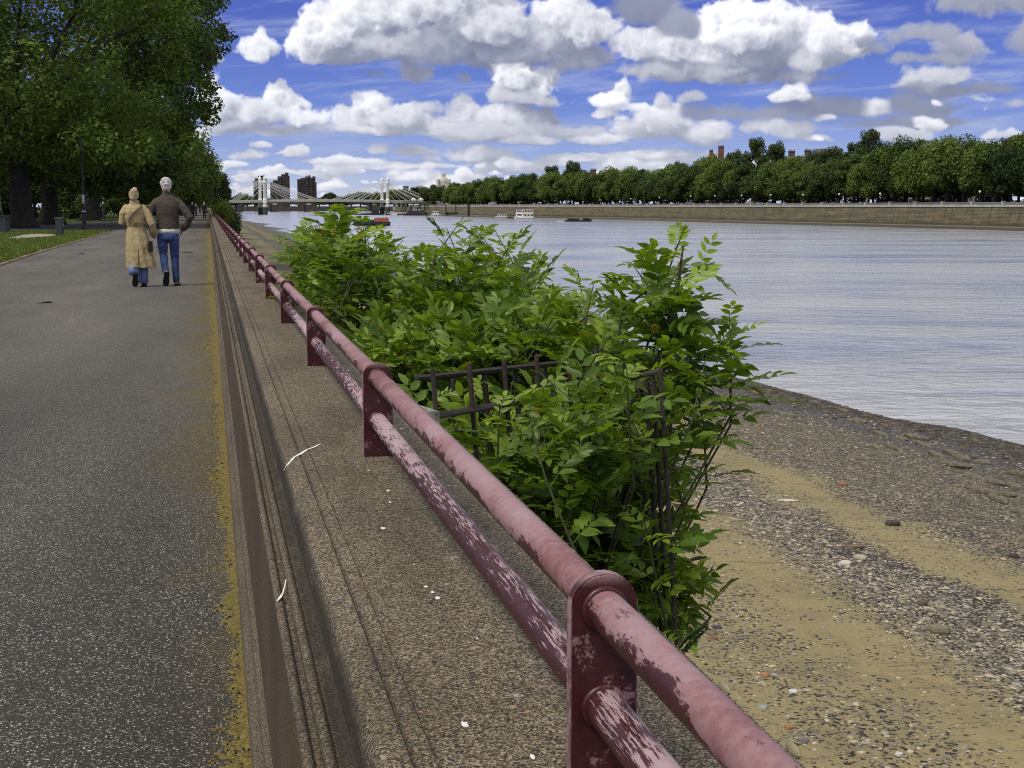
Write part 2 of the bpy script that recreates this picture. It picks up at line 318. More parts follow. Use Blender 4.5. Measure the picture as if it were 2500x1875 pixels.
def paint_mat(kind):
    m, t, b = newmat('red_paint_'+kind); p = geo(t); x, y, z = t.xyz(p)
    ps = t.vm('MULTIPLY', p, (1, .33, 1))
    big = t.noise(ps, 16, 7, .68, .3); mid = t.noise(p, 60, 5, .7); fine = t.noise(t.vm('MULTIPLY', p, (1, .25, 1)), 210, 3, .7)
    maroon = t.ramp(mid, [(.3, (.030, .005, .006)), (.7, (.066, .012, .013))])
    pink = t.ramp(t.m('ADD', t.m('MULTIPLY', mid, .3), t.m('MULTIPLY', t.noise(t.vm('MULTIPLY', p, (1, .6, 1)), 4.5, 5, .62, .3), .7)), [(.30, (.11, .036, .038)), (.42, (.205, .092, .095)), (.53, (.285, .165, .172)), (.66, (.33, .235, .25)), (.8, (.265, .235, .24))])
    if kind == 'rail':       # top weathered to pink, flaking patches keep the red
        lift = t.m('MULTIPLY', t.m('SUBTRACT', z, .908), 11.0)
        k = t.ss(t.m('ADD', t.m('ADD', lift, big), t.m('MULTIPLY', t.m('SUBTRACT', fine, .5), .25)), .55, .60)
    elif kind == 'low':
        lift = t.m('MULTIPLY', t.m('SUBTRACT', z, .797), 12.0)
        band = t.m('MULTIPLY', t.m('SINE', t.m('MULTIPLY', y, 2.15)), .16)
        scr = t.noise(t.vm('MULTIPLY', p, (1, .07, 1)), 240, 4, .7); k = t.ss(t.m('ADD', t.m('ADD', lift, t.m('ADD', t.m('ADD', t.m('MULTIPLY', big, .8), .08), band)), t.m('MULTIPLY', t.m('SUBTRACT', scr, .5), 1.5)), .62, .76)
        pink = t.mix(.45, pink, (.52, .42, .45, 1))
    else:
        k = t.m('MULTIPLY', t.ss(t.m('ADD', t.noise(p, 22, 6, .7), t.m('MULTIPLY', t.m('SUBTRACT', fine, .5), .35)), .56, .66), .75)
        rim = t.ss(z, .938, .955)
        rim = t.m('MAXIMUM', rim, t.ss(t.m('ABSOLUTE', t.xyz(obc(t))[0]), .0374, .0392)); k = t.m('MAXIMUM', k, t.m('MULTIPLY', rim, t.ss(t.noise(p, 40, 4, .7), .35, .55, .35, .9)))
        pink = t.mix(.35, pink, (.42, .30, .30, 1))
    k = t.m('MULTIPLY', k, t.ss(t.noise(t.vm('MULTIPLY', p, (1, .4, 1)), 38, 6, .75), .70, .60, .25, 1.0))
    c = t.mix(k, maroon, pink)
    c = t.mix(t.m('MULTIPLY', t.ss(t.noise(p, 9, 5, .7), .62, .70), .35), c, (.33, .30, .31, 1))
    t.put(b.inputs['Base Color'], c)
    t.put(b.inputs['Roughness'], t.fmix(k, .42, .68)); b.inputs['Specular IOR Level'].default_value = .42
    t.put(b.inputs['Normal'], t.bump(t.m('ADD', t.m('MULTIPLY', k, .6), t.m('MULTIPLY', mid, .5)), .35, .0012)); return m

def beach_mat():
    m, t, b = newmat('foreshore_sand_and_shingle'); p = geo(t); x, y, z = t.xyz(p)
    wob = t.m('MULTIPLY', t.m('SUBTRACT', t.noise(t.vm('MULTIPLY', p, (.6, .22, 0)), .8, 5, .6), .5), 2.6)
    xs = t.m('ADD', x, wob)
    ramp = t.ramp(t.m('DIVIDE', xs, 26.0, clamp=True), [(0, (0, 0, 0)), (.215, (.0, .0, .0)), (.27, (.34, .34, .34)), (.305, (.30, .30, .30)), (.335, (.02, .02, .02)), (.375, (.10, .10, .10)), (.405, (1, 1, 1)), (.465, (1, 1, 1)), (.49, (.10, .10, .10)), (.525, (.06, .06, .06)), (.57, (.85, .85, .85)), (1, (1, 1, 1))])
    grav = t.m('MULTIPLY', ramp, 1.0)
    sn = t.noise(t.vm('MULTIPLY', p, (1, 1, 1)), 14, 5, .7)
    streak = t.noise(t.vm('MULTIPLY', p, (.35, 2.6, 1)), 1.3, 6, .7, .6)
    sand = t.ramp(sn, [(.25, (.185, .150, .068)), (.75, (.315, .258, .125))])
    sand = t.mix(t.m('MULTIPLY', t.ss(streak, .55, .68), .7), sand, (.095, .084, .046, 1))
    sand = t.mix(t.m('MULTIPLY', t.ss(t.noise(p, .5, 4, .6), .45, .65), .4), sand, (.14, .122, .066, 1))
    sc = t.fmix(t.ss(y, 30, 90), 24.0, 9.0)
    v1 = t.vor(p, 21, 'F1', 'Color'); d1 = t.vor(p, 21, 'F1', 'Distance')
    g1, g2, g3 = t.xyz(v1)
    v2 = t.vor(p, 9.5, 'F1', 'Color'); e1, e2, e3 = t.xyz(v2); d2 = t.vor(p, 9.5, 'F1', 'Distance')
    st = t.ramp(g1, [(0, (.024, .021, .017)), (.3, (.07, .06, .042)), (.55, (.17, .148, .10)), (.8, (.31, .275, .20)), (1, (.62, .58, .49))])
    st = t.mix(t.ss(d1, .30, .75), st, (.016, .014, .011, 1))
    st2 = t.ramp(e1, [(0, (.03, .026, .02)), (.5, (.10, .085, .06)), (.8, (.19, .17, .12)), (1, (.42, .40, .35))])
    st = t.mix(t.m('GREATER_THAN', e2, .78), st, st2)
    brn = t.ss(xs, 13.5, 16)
    st = t.mix(t.m('MULTIPLY', brn, .35), st, (.085, .072, .046, 1))
    cover = t.m('GREATER_THAN', t.m('ADD', grav, t.m('MULTIPLY', t.m('SUBTRACT', t.noise(p, 1.2, 5, .7), .5), .9)), g2)
    c = t.mix(cover, sand, st)
    wet = t.ss(t.m('ADD', z, t.m('MULTIPLY', t.noise(p, .7, 4, .6), .25)), -5.45, -5.70)
    wet = t.m('MAXIMUM', wet, t.m('MULTIPLY', t.ss(x, 30, 32), 1.0))
    c = t.mix(t.m('MULTIPLY', wet, .75), c, (.022, .020, .014, 1))
    green = t.m('MULTIPLY', t.ss(y, 90, 160), .55)
    c = t.mix(green, c, t.ramp(t.noise(p, .35, 6, .7), [(.35, (.05, .05, .03)), (.7, (.135, .13, .085))]))
    t.put(b.inputs['Base Color'], c)
    t.put(b.inputs['Roughness'], t.fmix(wet, .85, .45)); b.inputs['Specular IOR Level'].default_value = .3
    h = t.m('MULTIPLY', t.m('SUBTRACT', 1.0, d1), t.m('MULTIPLY', cover, 1.0))
    t.put(b.inputs['Normal'], t.bump(t.m('ADD', h, t.m('MULTIPLY', sn, .3)), .8, .03)); return m

def water_mat():
    m, t, b = newmat('river_water'); p = geo(t); x, y, z = t.xyz(p)
    pv = t.vm('MULTIPLY', t.new('ShaderNodeMapping').outputs[0], (1, 1, 1))
    mp = t.new('ShaderNodeMapping'); t.put(mp.inputs[0], p); mp.inputs['Rotation'].default_value = (0, 0, radians(12))
    q = mp.outputs[0]
    a1 = t.noise(t.vm('MULTIPLY', q, (.55, .9, 1)), .95, 5, .58, .9)
    a2 = t.noise(t.vm('MULTIPLY', q, (.45, 1.0, 1)), .20, 4, .6, .3)
    lane = t.noise(t.vm('MULTIPLY', q, (.022, .05, 1)), 1.0, 6, .66, .8)
    calm = t.ss(lane, .36, .6, .55, 1.0)
    h = t.m('MULTIPLY', t.m('MULTIPLY', t.m('ADD', a1, t.m('MULTIPLY', a2, 1.4)), calm), t.m('MULTIPLY', t.ss(y, 900, 60, .22, 1.0), t.ss(x, 260, 60, .6, 1.0)))
    t.put(b.inputs['Base Color'], t.ramp(lane, [(.34, (.19, .23, .33)), (.60, (.43, .44, .44))]))
    b.inputs['Roughness'].default_value = .16; b.inputs['IOR'].default_value = 1.34; b.inputs['Specular IOR Level'].default_value = .75
    t.put(b.inputs['Normal'], t.bump(h, .85, .34)); return m

def farwall_mat():
    m, t, b = newmat('embankment_stone'); p = obc(t); x, y, z = t.xyz(p)
    br = t.new('ShaderNodeTexBrick'); t.put(br.inputs['Vector'], t.comb(t.m('ADD', x, y), z, 0)); br.inputs['Scale'].default_value = .55
    br.inputs['Color1'].default_value = (.205, .185, .115, 1); br.inputs['Color2'].default_value = (.135, .122, .075, 1); br.inputs['Mortar'].default_value = (.055, .045, .03, 1)
    br.inputs['Mortar Size'].default_value = .03
    n = t.noise(t.vm('MULTIPLY', p, (.18, .18, 1.5)), .5, 6, .65)
    c = t.mix(1.0, br.outputs[0], t.ramp(n, [(.3, (.55, .58, .55)), (.7, (1.35, 1.25, 1.1))]), 'MULTIPLY')
    c = t.mix(t.ss(t.m('ADD', z, t.m('MULTIPLY', n, 1.4)), -2.6, -4.6), c, (.052, .05, .026, 1))
    drip = t.noise(t.vm('MULTIPLY', p, (1, 1, .12)), .35, 5, .7)
    c = t.mix(t.m('MULTIPLY', t.ss(drip, .52, .68), .6), c, (.045, .042, .028, 1))
    t.put(b.inputs['Base Color'], c); b.inputs['Roughness'].default_value = .9; return m

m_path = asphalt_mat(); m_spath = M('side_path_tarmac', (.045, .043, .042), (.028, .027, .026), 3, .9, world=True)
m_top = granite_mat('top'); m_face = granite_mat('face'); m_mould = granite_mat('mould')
m_rail = paint_mat('rail'); m_low = paint_mat('low'); m_plate = paint_mat('plate')
m_beach = beach_mat(); m_water = water_mat(); m_fw = farwall_mat()
m_leaf = shrub_mat()
m_fol_near = foliage_mat('plane_leaves', (.015, .034, .006), (.135, .205, .030), .42, .36, .2, .20)
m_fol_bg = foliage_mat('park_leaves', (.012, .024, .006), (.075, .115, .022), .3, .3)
m_fol_far = foliage_mat('embankment_leaves', (.020, .042, .008), (.125, .178, .030), .25, .28, .60)
m_fol_olive = foliage_mat('tall_tree_leaves', (.018, .036, .010), (.080, .116, .026), .25, .28, .25)
m_bush = foliage_mat('bush_leaves', (.03, .06, .01), (.19, .25, .03), .9, .35)
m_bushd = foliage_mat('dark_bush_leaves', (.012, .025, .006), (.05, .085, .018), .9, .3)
m_bark = M('plane_bark', (.050, .042, .032), (.018, .015, .012), 3, .95, .6, 14)
m_pale_bark = M('pale_bark', (.28, .25, .19), (.14, .12, .09), 5, .9)
m_twig = M('green_twig', (.075, .085, .03), (.03, .03, .015), 8, .7)
m_stem = M('dark_stem', (.035, .03, .02), (.015, .013, .01), 10, .85)
m_moss = M('yellow_moss', (.25, .19, .042), (.040, .035, .011), 110, .95, .7, 60, world=True)
m_lawn = M('lawn_soil_grass', (.045, .070, .014), (.026, .042, .010), 1.3, .95, world=True)
m_grass = foliage_mat('grass_blades', (.05, .09, .012), (.16, .21, .035), .8, .3)
m_earth = M('bare_earth', (.36, .31, .235), (.24, .205, .155), 2.5, .95, world=True)
m_kerb = M('worn_brick_kerb', (.26, .18, .13), (.13, .085, .06), 3, .9, world=True)
m_iron = M('rusty_iron', (.050, .035, .028), (.018, .015, .013), 25, .8, .4, 60)
m_conc = M('mossy_concrete', (.40, .40, .36), (.075, .075, .05), 22, .9, .5, 40)
m_river_face = M('river_wall_stone', (.12, .10, .07), (.05, .045, .03), 2, .9, .5, 8)
m_dropping = M('white_dropping', (.80, .79, .75), (.62, .61, .57), 60, .8)
m_stone = M('stone_grey', (.24, .22, .16), (.09, .08, .055), 6, .85, .5, 20)
m_slab = M('slab_green', (.185, .165, .105), (.06, .052, .034), 4, .85, .5, 14)
m_black = M('soft_black', (.016, .016, .017), (.008, .008, .009), 8, .7)
m_white = M('white_paint', (.78, .78, .74), (.62, .62, .58), 2, .5)
m_cream = M('cream_paint', (.56, .54, .46), (.42, .40, .34), .6, .6)
m_deck = M('bridge_cream', (.46, .44, .36), (.36, .34, .28), .3, .6)
m_pier = M('dark_wet_pier', (.055, .055, .048), (.03, .03, .027), .4, .8)
m_glass = M('dark_window', (.03, .035, .042), (.018, .02, .025), .5, .15)
m_brick_dk = M('brown_brick', (.082, .055, .046), (.05, .034, .03), .15, .9)
m_brick = M('red_brick', (.175, .080, .054), (.11, .05, .035), .5, .9)
m_brick_br = M('umber_brick', (.115, .075, .052), (.07, .048, .036), .5, .9)
m_slate = M('roof_slate', (.095, .095, .10), (.06, .06, .065), .6, .8)
m_tar = M('far_road', (.07, .07, .07), (.05, .05, .05), .2, .9)
m_parapet = M('pale_parapet', (.46, .44, .39), (.30, .285, .245), .35, .85)
m_parapet_lo = M('grey_parapet', (.25, .245, .225), (.17, .165, .15), .35, .85)
m_mud = M('river_mud', (.070, .060, .035), (.045, .040, .024), .15, .6, world=True)
m_mud2 = M('dry_mud', (.20, .18, .12), (.11, .10, .065), .2, .9, world=True)
m_rust = M('rust_red_hull', (.33, .085, .05), (.21, .05, .032), .6, .7)
m_bin = M('bin_green_grey', (.030, .038, .040), (.020, .026, .027), 3, .5)
m_lampm = M('lamp_green_black', (.018, .022, .020), (.012, .014, .013), 4, .5)
m_lampglass = M('lamp_glass', (.16, .18, .18), (.09, .10, .10), 2, .2)
m_sticker = M('white_sticker', (.75, .75, .75), (.55, .55, .55), 20, .6)
m_orange = M('orange_plastic', (.75, .16, .06), (.6, .12, .05), 1, .5)

# ------------------------------------------------------------------ mesh helpers
class MB:
    def __init__(s): s.v = []; s.f = []; s.mi = []; s.cur = 0
    def add(s, vs, fs):
        o = len(s.v); s.v.extend([tuple(v) for v in vs]); s.f.extend([tuple(i+o for i in f) for f in fs]); s.mi.extend([s.cur]*len(fs)); return s
    def box(s, c, d, rz=0.0, taper=1.0, shear=0.0):
        hx, hy, hz = d[0]/2, d[1]/2, d[2]/2; vs = []
        for k in (-1, 1):
            g = 1.0 if k < 0 else taper
            for i, j in ((-1, -1), (1, -1), (1, 1), (-1, 1)):
                x, y = i*hx*g, j*hy*g
                vs.append((c[0]+x*cos(rz)-y*sin(rz), c[1]+x*sin(rz)+y*cos(rz), c[2]+k*hz))
        return s.add(vs, [(3, 2, 1, 0), (4, 5, 6, 7), (0, 1, 5, 4), (1, 2, 6, 5), (2, 3, 7, 6), (3, 0, 4, 7)])
    def tube(s, pts, rads, n=8, cap=True, round_=False, flat=1.0):
        pts = [Vector(p) for p in pts]
        if not hasattr(rads, '__len__'): rads = [rads]*len(pts)
        rads = list(rads)
        if round_:
            d0 = (pts[0]-pts[1]).normalized(); d1 = (pts[-1]-pts[-2]).normalized()
            r0, r1 = rads[0], rads[-1]
            pts = [pts[0]+d0*r0*.9, pts[0]+d0*r0*.6]+pts+[pts[-1]+d1*r1*.6, pts[-1]+d1*r1*.9]
            rads = [r0*.42, r0*.8]+rads+[r1*.8, r1*.42]
        vs = []; up = None
        for i, p in enumerate(pts):
            a = pts[max(i-1, 0)]; b = pts[min(i+1, len(pts)-1)]; tg = (b-a)
            tg = tg.normalized() if tg.length > 1e-9 else Vector((0, 0, 1))
            if up is None: up = tg.orthogonal().normalized()
            up = (up - tg*up.dot(tg)).normalized(); sd = tg.cross(up)
            for k in range(n):
                an = 2*pi*k/n; vs.append(p + (up*cos(an)+sd*sin(an)*flat)*rads[i])
        fs = [(i*n+k, i*n+(k+1) % n, (i+1)*n+(k+1) % n, (i+1)*n+k) for i in range(len(pts)-1) for k in range(n)]
        if cap: fs += [tuple(range(n))[::-1], tuple((len(pts)-1)*n+k for k in range(n))]
        return s.add(vs, fs)
    def loft(s, rings, cap=True):
        n = len(rings[0]); vs = [p for r in rings for p in r]
        fs = [(i*n+k, i*n+(k+1) % n, (i+1)*n+(k+1) % n, (i+1)*n+k) for i in range(len(rings)-1) for k in range(n)]
        if cap: fs += [tuple(range(n))[::-1], tuple((len(rings)-1)*n+k for k in range(n))]
        return s.add(vs, fs)
    def lathe(s, prof, c=(0, 0, 0), n=16):
        return s.loft([[(c[0]+r*cos(2*pi*k/n), c[1]+r*sin(2*pi*k/n), c[2]+z) for k in range(n)] for r, z in prof])
    def ell(s, c, r, n=14, m=8, rot=None):
        rings = []
        for i in range(m+1):
            a = -pi/2+pi*(i*.94+m*.03)/m
            ring = [Vector((r[0]*cos(a)*cos(2*pi*k/n), r[1]*cos(a)*sin(2*pi*k/n), r[2]*sin(a))) for k in range(n)]
            if rot: ring = [rot @ p for p in ring]
            rings.append([p+Vector(c) for p in ring])
        return s.loft(rings)
    def prism(s, poly, axis, a, b):
        # poly in the two other axes, extruded along axis from a to b
        def mk(u, v, w): return {'x': (w, u, v), 'y': (u, w, v), 'z': (u, v, w)}[axis]
        n = len(poly); vs = [mk(u, v, a) for u, v in poly]+[mk(u, v, b) for u, v in poly]
        fs = [(i, (i+1) % n, n+(i+1) % n, n+i) for i in range(n)]+[tuple(range(n))[::-1], tuple(range(n, 2*n))]
        return s.add(vs, fs)
    def build(s, name, mat, parent=None, smooth=False, loc=None, fixn=True):
        me = bpy.data.meshes.new(name); me.from_pydata(s.v, [], s.f)
        mats = mat if isinstance(mat, (list, tuple)) else [mat]
        for m in mats: me.materials.append(m)
        if len(mats) > 1: me.polygons.foreach_set('material_index', s.mi)
        if fixn:
            import bmesh
            bm = bmesh.new(); bm.from_mesh(me); bmesh.ops.recalc_face_normals(bm, faces=bm.faces); bm.to_mesh(me); bm.free()
        if smooth: me.polygons.foreach_set('use_smooth', [True]*len(me.polygons))
        me.update(); return link(name, me, parent, loc)
def link(name, data, parent=None, loc=None):
    o = bpy.data.objects.new(name, data); COL.objects.link(o)
    if parent: o.parent = parent
    if loc is not None: o.location = loc
    return o
def tag(o, label=None, cat=None, group=None, kind=None):
    for k, v in (('label', label), ('category', cat), ('group', group), ('kind', kind)):
        if v: o[k] = v
    return o
def thing(name, label, cat, loc=(0, 0, 0), rz=0.0, group=None, scale=None):
    o = link(name, None); o.location = loc; o.rotation_euler = (0, 0, rz); o.empty_display_size = .2
    if scale: o.scale = scale if hasattr(scale, '__len__') else (scale,)*3
    return tag(o, label, cat, group)
def copy_tree(o, parent=None):
    c = o.copy(); COL.objects.link(c); c.parent = parent
    for ch in list(o.children): copy_tree(ch, c)
    return c
def npmesh(name, Vn, quads, mat, parent=None, smooth=False, tris=None, col=None):
    me = bpy.data.meshes.new(name)
    nq = 0 if quads is None else len(quads); nt = 0 if tris is None else len(tris)
    me.vertices.add(len(Vn)); me.vertices.foreach_set('co', np.asarray(Vn, np.float32).ravel())
    idx = []; st = []
    if nq: idx.append(np.asarray(quads, np.int32).ravel()); st.append(np.arange(nq)*4)
    if nt: idx.append(np.asarray(tris, np.int32).ravel()); st.append(nq*4+np.arange(nt)*3)
    idx = np.concatenate(idx); st = np.concatenate(st)
    me.loops.add(len(idx)); me.loops.foreach_set('vertex_index', idx.astype(np.int32))
    me.polygons.add(nq+nt); me.polygons.foreach_set('loop_start', st.astype(np.int32))
    me.update(calc_edges=True)
    if smooth: me.polygons.foreach_set('use_smooth', [True]*(nq+nt))
    me.materials.append(mat)
    if col is not None:
        a = me.color_attributes.new('tone', 'FLOAT_COLOR', 'POINT'); a.data.foreach_set('color', np.asarray(col, np.float32).ravel())
    return link(name, me, parent)
def vnoise(x, y, seed=0):
    # cheap value noise on arrays
    def h(i, j): 
        a = np.sin(i*127.1+j*311.7+seed*74.7)*43758.5453; return a-np.floor(a)
    i, j = np.floor(x), np.floor(y); u, v = x-i, y-j; u = u*u*(3-2*u); v = v*v*(3-2*v)
    return (h(i, j)*(1-u)+h(i+1, j)*u)*(1-v)+(h(i, j+1)*(1-u)+h(i+1, j+1)*u)*v

# ------------------------------------------------------------------ the ground on the park side
def sheet(name, poly, z, mat, kind='structure', label=None, sub=None):
    mb = MB(); mb.add([(x, y, z) for x, y in poly], [tuple(range(len(poly)))])
    o = mb.build(name, mat, fixn=False); tag(o, kind=kind, label=label); return o
sheet('ground', [(-900, -60), (.12, -60), (.12, 2600), (-900, 2600)], -.004, m_lawn)
LEFT = [(-4.3, -20), (-4.5, 20), (-4.73, 34.6), (-4.79, 36.6), (-4.96, 47), (-5.05, 65), (-5.22, 80.6), (-5.24, 92.4)]
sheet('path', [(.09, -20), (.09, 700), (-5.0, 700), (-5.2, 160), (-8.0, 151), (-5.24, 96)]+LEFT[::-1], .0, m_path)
sheet('side_path', [(-5.2, 92.0), (-5.2, 82.5), (-7.0, 87.2), (-10.5, 82.6), (-30, 82), (-30, 122), (-15.4, 123), (-11.5, 123), (-9.8, 135), (-7.8, 148), (-5.2, 150)], .004, m_spath)
mb = MB()
for i in range(1, len(LEFT)-2):
    (x0, y0), (x1, y1) = LEFT[i], LEFT[i+1]; L = y1-y0; n = max(1, int(L/.45))
    for k in range(n):
        a, b = (k+.03)/n, (k+.97)/n
        xa, xb = x0+(x1-x0)*a, x0+(x1-x0)*b; w = .10+.03*rnd.random(); h = .018+.02*rnd.random()
        ya, yb = y0+L*a, y0+L*b
        mb.add([(xa-w, ya, -.01), (xa+.005, ya, -.01), (xb+.005, yb, -.01), (xb-w, yb, -.01), (xa-w, ya, h), (xa+.005, ya, h), (xb+.005, yb, h), (xb-w, yb, h)],
               [(4, 5, 6, 7), (0, 1, 5, 4), (1, 2, 6, 5), (2, 3, 7, 6), (3, 0, 4, 7)])
kerb = mb.build('kerb', m_kerb); tag(kerb, kind='structure')
# bare patch in the verge
n = 26; poly = []
for k in range(n):
    a = 2*pi*k/n; r = 1+.18*sin(3*a+1)+.1*rnd.random()
    poly.append((-7.95+.75*r*cos(a), 69.6+4.6*r*sin(a)))
sheet('bare_earth_patch', poly, .012, m_earth)

# grass blades on the verge and the lawn beyond
def grass(name, pts, hmin, hmax, w, label):
    pts = np.asarray(pts); N = len(pts); a = NPR.rand(N)*2*pi; h = hmin+(hmax-hmin)*NPR.rand(N)**2
    d = np.stack([np.cos(a), np.sin(a), np.zeros(N)], 1)*w
    lean = (NPR.rand(N, 3)-.5)*np.array([1, 1, 0])*h[:, None]*1.0
    Vn = np.empty((N, 3, 3)); Vn[:, 0] = pts-d; Vn[:, 1] = pts+d; Vn[:, 2] = pts+lean; Vn[:, 2, 2] += h
    o = npmesh(name, Vn.reshape(-1, 3), None, m_grass, tris=np.arange(N*3).reshape(-1, 3)); return tag(o, kind='stuff', label=label)
pts = []
while len(pts) < 52000:
    y = 22+63*rnd.random()**1.25; x = -4.9-7.5*rnd.random()**1.4*(.35+y/60)
    xl = np.interp(y, [p[1] for p in LEFT], [p[0] for p in LEFT])
    if x > xl-.10-.12*rnd.random(): continue
    if y > 82.5+max(0, -(x+7))*0-abs(x+7)*.6+4.2: continue
    if ((x+7.95)/.85)**2+((y-69.6)/5.0)**2 < .9+.3*rnd.random(): continue
    pts.append((x, y, 0))
grass('grass', pts, .03, .13, .02, 'short green park grass on the verge beside the path')
pts = []
while len(pts) < 26000:
    y = 124+70*rnd.random(); x = -9-45*rnd.random()
    if x > -11.5+max(0, (y-123))*.14: continue
    pts.append((x, y, 0))
grass('lawn_grass', pts, .05, .14, .05, 'sunlit mown lawn beyond the dark side path')

# moss along the foot of the wall: real ragged clumps
def moss():
    V_, Q_ = [], []
    for (y0, y1, st) in ((1.2, 4.6, .0065), (4.6, 10, .013), (10, 26, .03), (26, 80, .1)):
        xs = np.arange(-.32, .078, min(st, .03)); ys = np.arange(y0, y1, st)
        X, Y = np.meshgrid(xs, ys, indexing='ij')
        edge = .012+.10*vnoise(Y*.9, Y*0+3)+.09*vnoise(Y*2.7, Y*0+9)**2+.04*vnoise(Y*9, X*0)
        edge *= np.interp(Y, [1, 3, 5, 9, 20, 70], [.8, .75, .5, .45, .7, 1.6])
        dist = (.075-X)/np.maximum(edge, .01)
        g = np.interp(st, [.0065, .1], [1.0, .35])
        dens = 1.02-dist*.85+(1.0*(vnoise(X*38, Y*38)-.5)+1.5*(vnoise(X*105, Y*105, 3)-.5)+.9*(vnoise(X*210, Y*210, 8)-.5))*g
        H = .0015+np.clip(dens-.3, 0, .8)*.007*(.4+vnoise(X*90, Y*90, 5))+.002*vnoise(X*260, Y*260, 2)
        keep = dens > .35; H = np.where(keep, H, .0006)
        o = len(V_) and sum(len(v) for v in V_) or 0
        ny = len(ys); idx = np.arange(X.size).reshape(X.shape)+o
        V_.append(np.stack([X.ravel(), Y.ravel(), H.ravel()], 1))
        k = keep[:-1, :-1] | keep[1:, 1:] | keep[1:, :-1]
        q = np.stack([idx[:-1, :-1][k], idx[1:, :-1][k], idx[1:, 1:][k], idx[:-1, 1:][k]], 1); Q_.append(q)
    o = npmesh('moss', np.concatenate(V_), np.concatenate(Q_), m_moss, smooth=False)
    tag(o, kind='stuff', label='yellow green moss along the foot of the wall')
moss()

# ------------------------------------------------------------------ parapet wall
wall = thing('parapet_wall', 'low brown granite river wall with rounded moulded top beside the path', 'wall')
def strip(name, prof, y0, y1, mat, smooth=True, segs=None):
    ys = [y0]+list(np.geomspace(max(.5, 1.0), y1, 40)) if segs is None else segs
    mb = MB(); n = len(prof)
    vs = [(x, y, z) for y in ys for x, z in prof]
    fs = [(i*n+k, i*n+k+1, (i+1)*n+k+1, (i+1)*n+k) for i in range(len(ys)-1) for k in range(n-1)]
    mb.add(vs, fs); o = mb.build(name, mat, wall, smooth, fixn=False)
    if smooth:
        o.data.set_sharp_from_angle(angle=radians(38))
    return o
YE = 640
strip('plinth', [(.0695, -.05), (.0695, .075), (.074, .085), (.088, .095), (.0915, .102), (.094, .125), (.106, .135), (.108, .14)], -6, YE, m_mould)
strip('wall_face', [(.108, .14), (.1125, .585)], -6, YE, m_face)
def arc(cx, cz, r, a0, a1, n): return [(cx+r*cos(radians(a0+(a1-a0)*i/n)), cz+r*sin(radians(a0+(a1-a0)*i/n))) for i in range(n+1)]
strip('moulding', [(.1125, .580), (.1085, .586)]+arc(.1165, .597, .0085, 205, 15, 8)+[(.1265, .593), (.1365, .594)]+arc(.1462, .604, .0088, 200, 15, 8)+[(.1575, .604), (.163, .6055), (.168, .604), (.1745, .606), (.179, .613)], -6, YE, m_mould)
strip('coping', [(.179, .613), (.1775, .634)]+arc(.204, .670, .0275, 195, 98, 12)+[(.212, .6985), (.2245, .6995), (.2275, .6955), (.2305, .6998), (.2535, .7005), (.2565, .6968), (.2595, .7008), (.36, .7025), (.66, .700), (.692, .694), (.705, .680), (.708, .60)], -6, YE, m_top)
strip('river_face', [(.708, .60), (.66, .56), (.66, .2), (.72, -.3), (.95, -4.0), (1.05, -7.5)], -6, YE, m_river_face)
# droppings on the stone
def splat(pts, wd, mat=m_dropping):
    mb = MB(); top = []; n = len(pts)
    for i, (x, y, z) in enumerate(pts):
        a = pts[max(i-1, 0)]; b = pts[min(i+1, n-1)]; d = Vector((b[0]-a[0], b[1]-a[1], 0)); d = d.normalized() if d.length > 1e-6 else Vector((1, 0, 0))
        s = Vector((-d.y, d.x, 0))*wd[i]; top.append((Vector((x, y, z))+s, Vector((x, y, z))-s))
    vs = [p for a in top for p in a]; mb.add(vs, [(2*i, 2*i+1, 2*i+3, 2*i+2) for i in range(n-1)])
    mb.build('dropping_stain', mat, wall, True)
def capz(x):   # height of the coping top
    if x < .200: return .670+sqrt(max(0, .0275**2-(x-.204)**2))
    return np.interp(x, [.200, .212, .26, .36, .66], [.6972, .6985, .7008, .7025, .700])
def wpt(px, py):
    best = None
    for x in np.arange(.1775, .66, .0006):
        d = ray(px, py); p = Vector((0, 0, CAMH))+d*(x/d.x); e = abs(p.z-capz(x))
        if best is None or e < best[0]: best = (e, p, x)
    p = best[1]; return (p.x, p.y, capz(best[2])+.0018)
pl = [wpt(*q) for q in [(783, 1084), (768, 1092), (750, 1098), (735, 1108), (718, 1118), (703, 1134), (693, 1150)]]
splat(pl, [.001, .004, .003, .005, .003, .0025, .001])
for (px, py, r) in [(1040, 1433, 7), (1056, 1446, 7), (1068, 1462, 9), (1135, 1770, 13), (948, 1199, 6), (952, 1227, 5), (935, 1290, 8), (850, 905, 4), (980, 1047, 5), (1150, 1100, 7), (1010, 1380, 3), (900, 1150, 3), (1300, 1850, 9), (1165, 1560, 4)]:
    c = wpt(px, py); s = r*c[1]/FPX*1.1; n = 9; mb = MB()
    vs = [c]+[(c[0]+s*.7*(.7+.5*rnd.random())*cos(2*pi*k/n), c[1]+s*1.7*(.7+.5*rnd.random())*sin(2*pi*k/n), c[2]-.0006) for k in range(n)]
    mb.add(vs, [(0, k+1, (k+1) % n+1) for k in range(n)]); mb.build('dropping_stain', m_dropping, wall)
# streak on the face under the moulding
fx = lambda px, py: onz(px, py, .609)
ps = [fx(*q) for q in [(698, 1415), (695, 1432), (690, 1448), (684, 1458), (676, 1468)]]
splat([(p.x, p.y, p.z) for p in ps], [.0012, .0012, .0015, .003, .001])

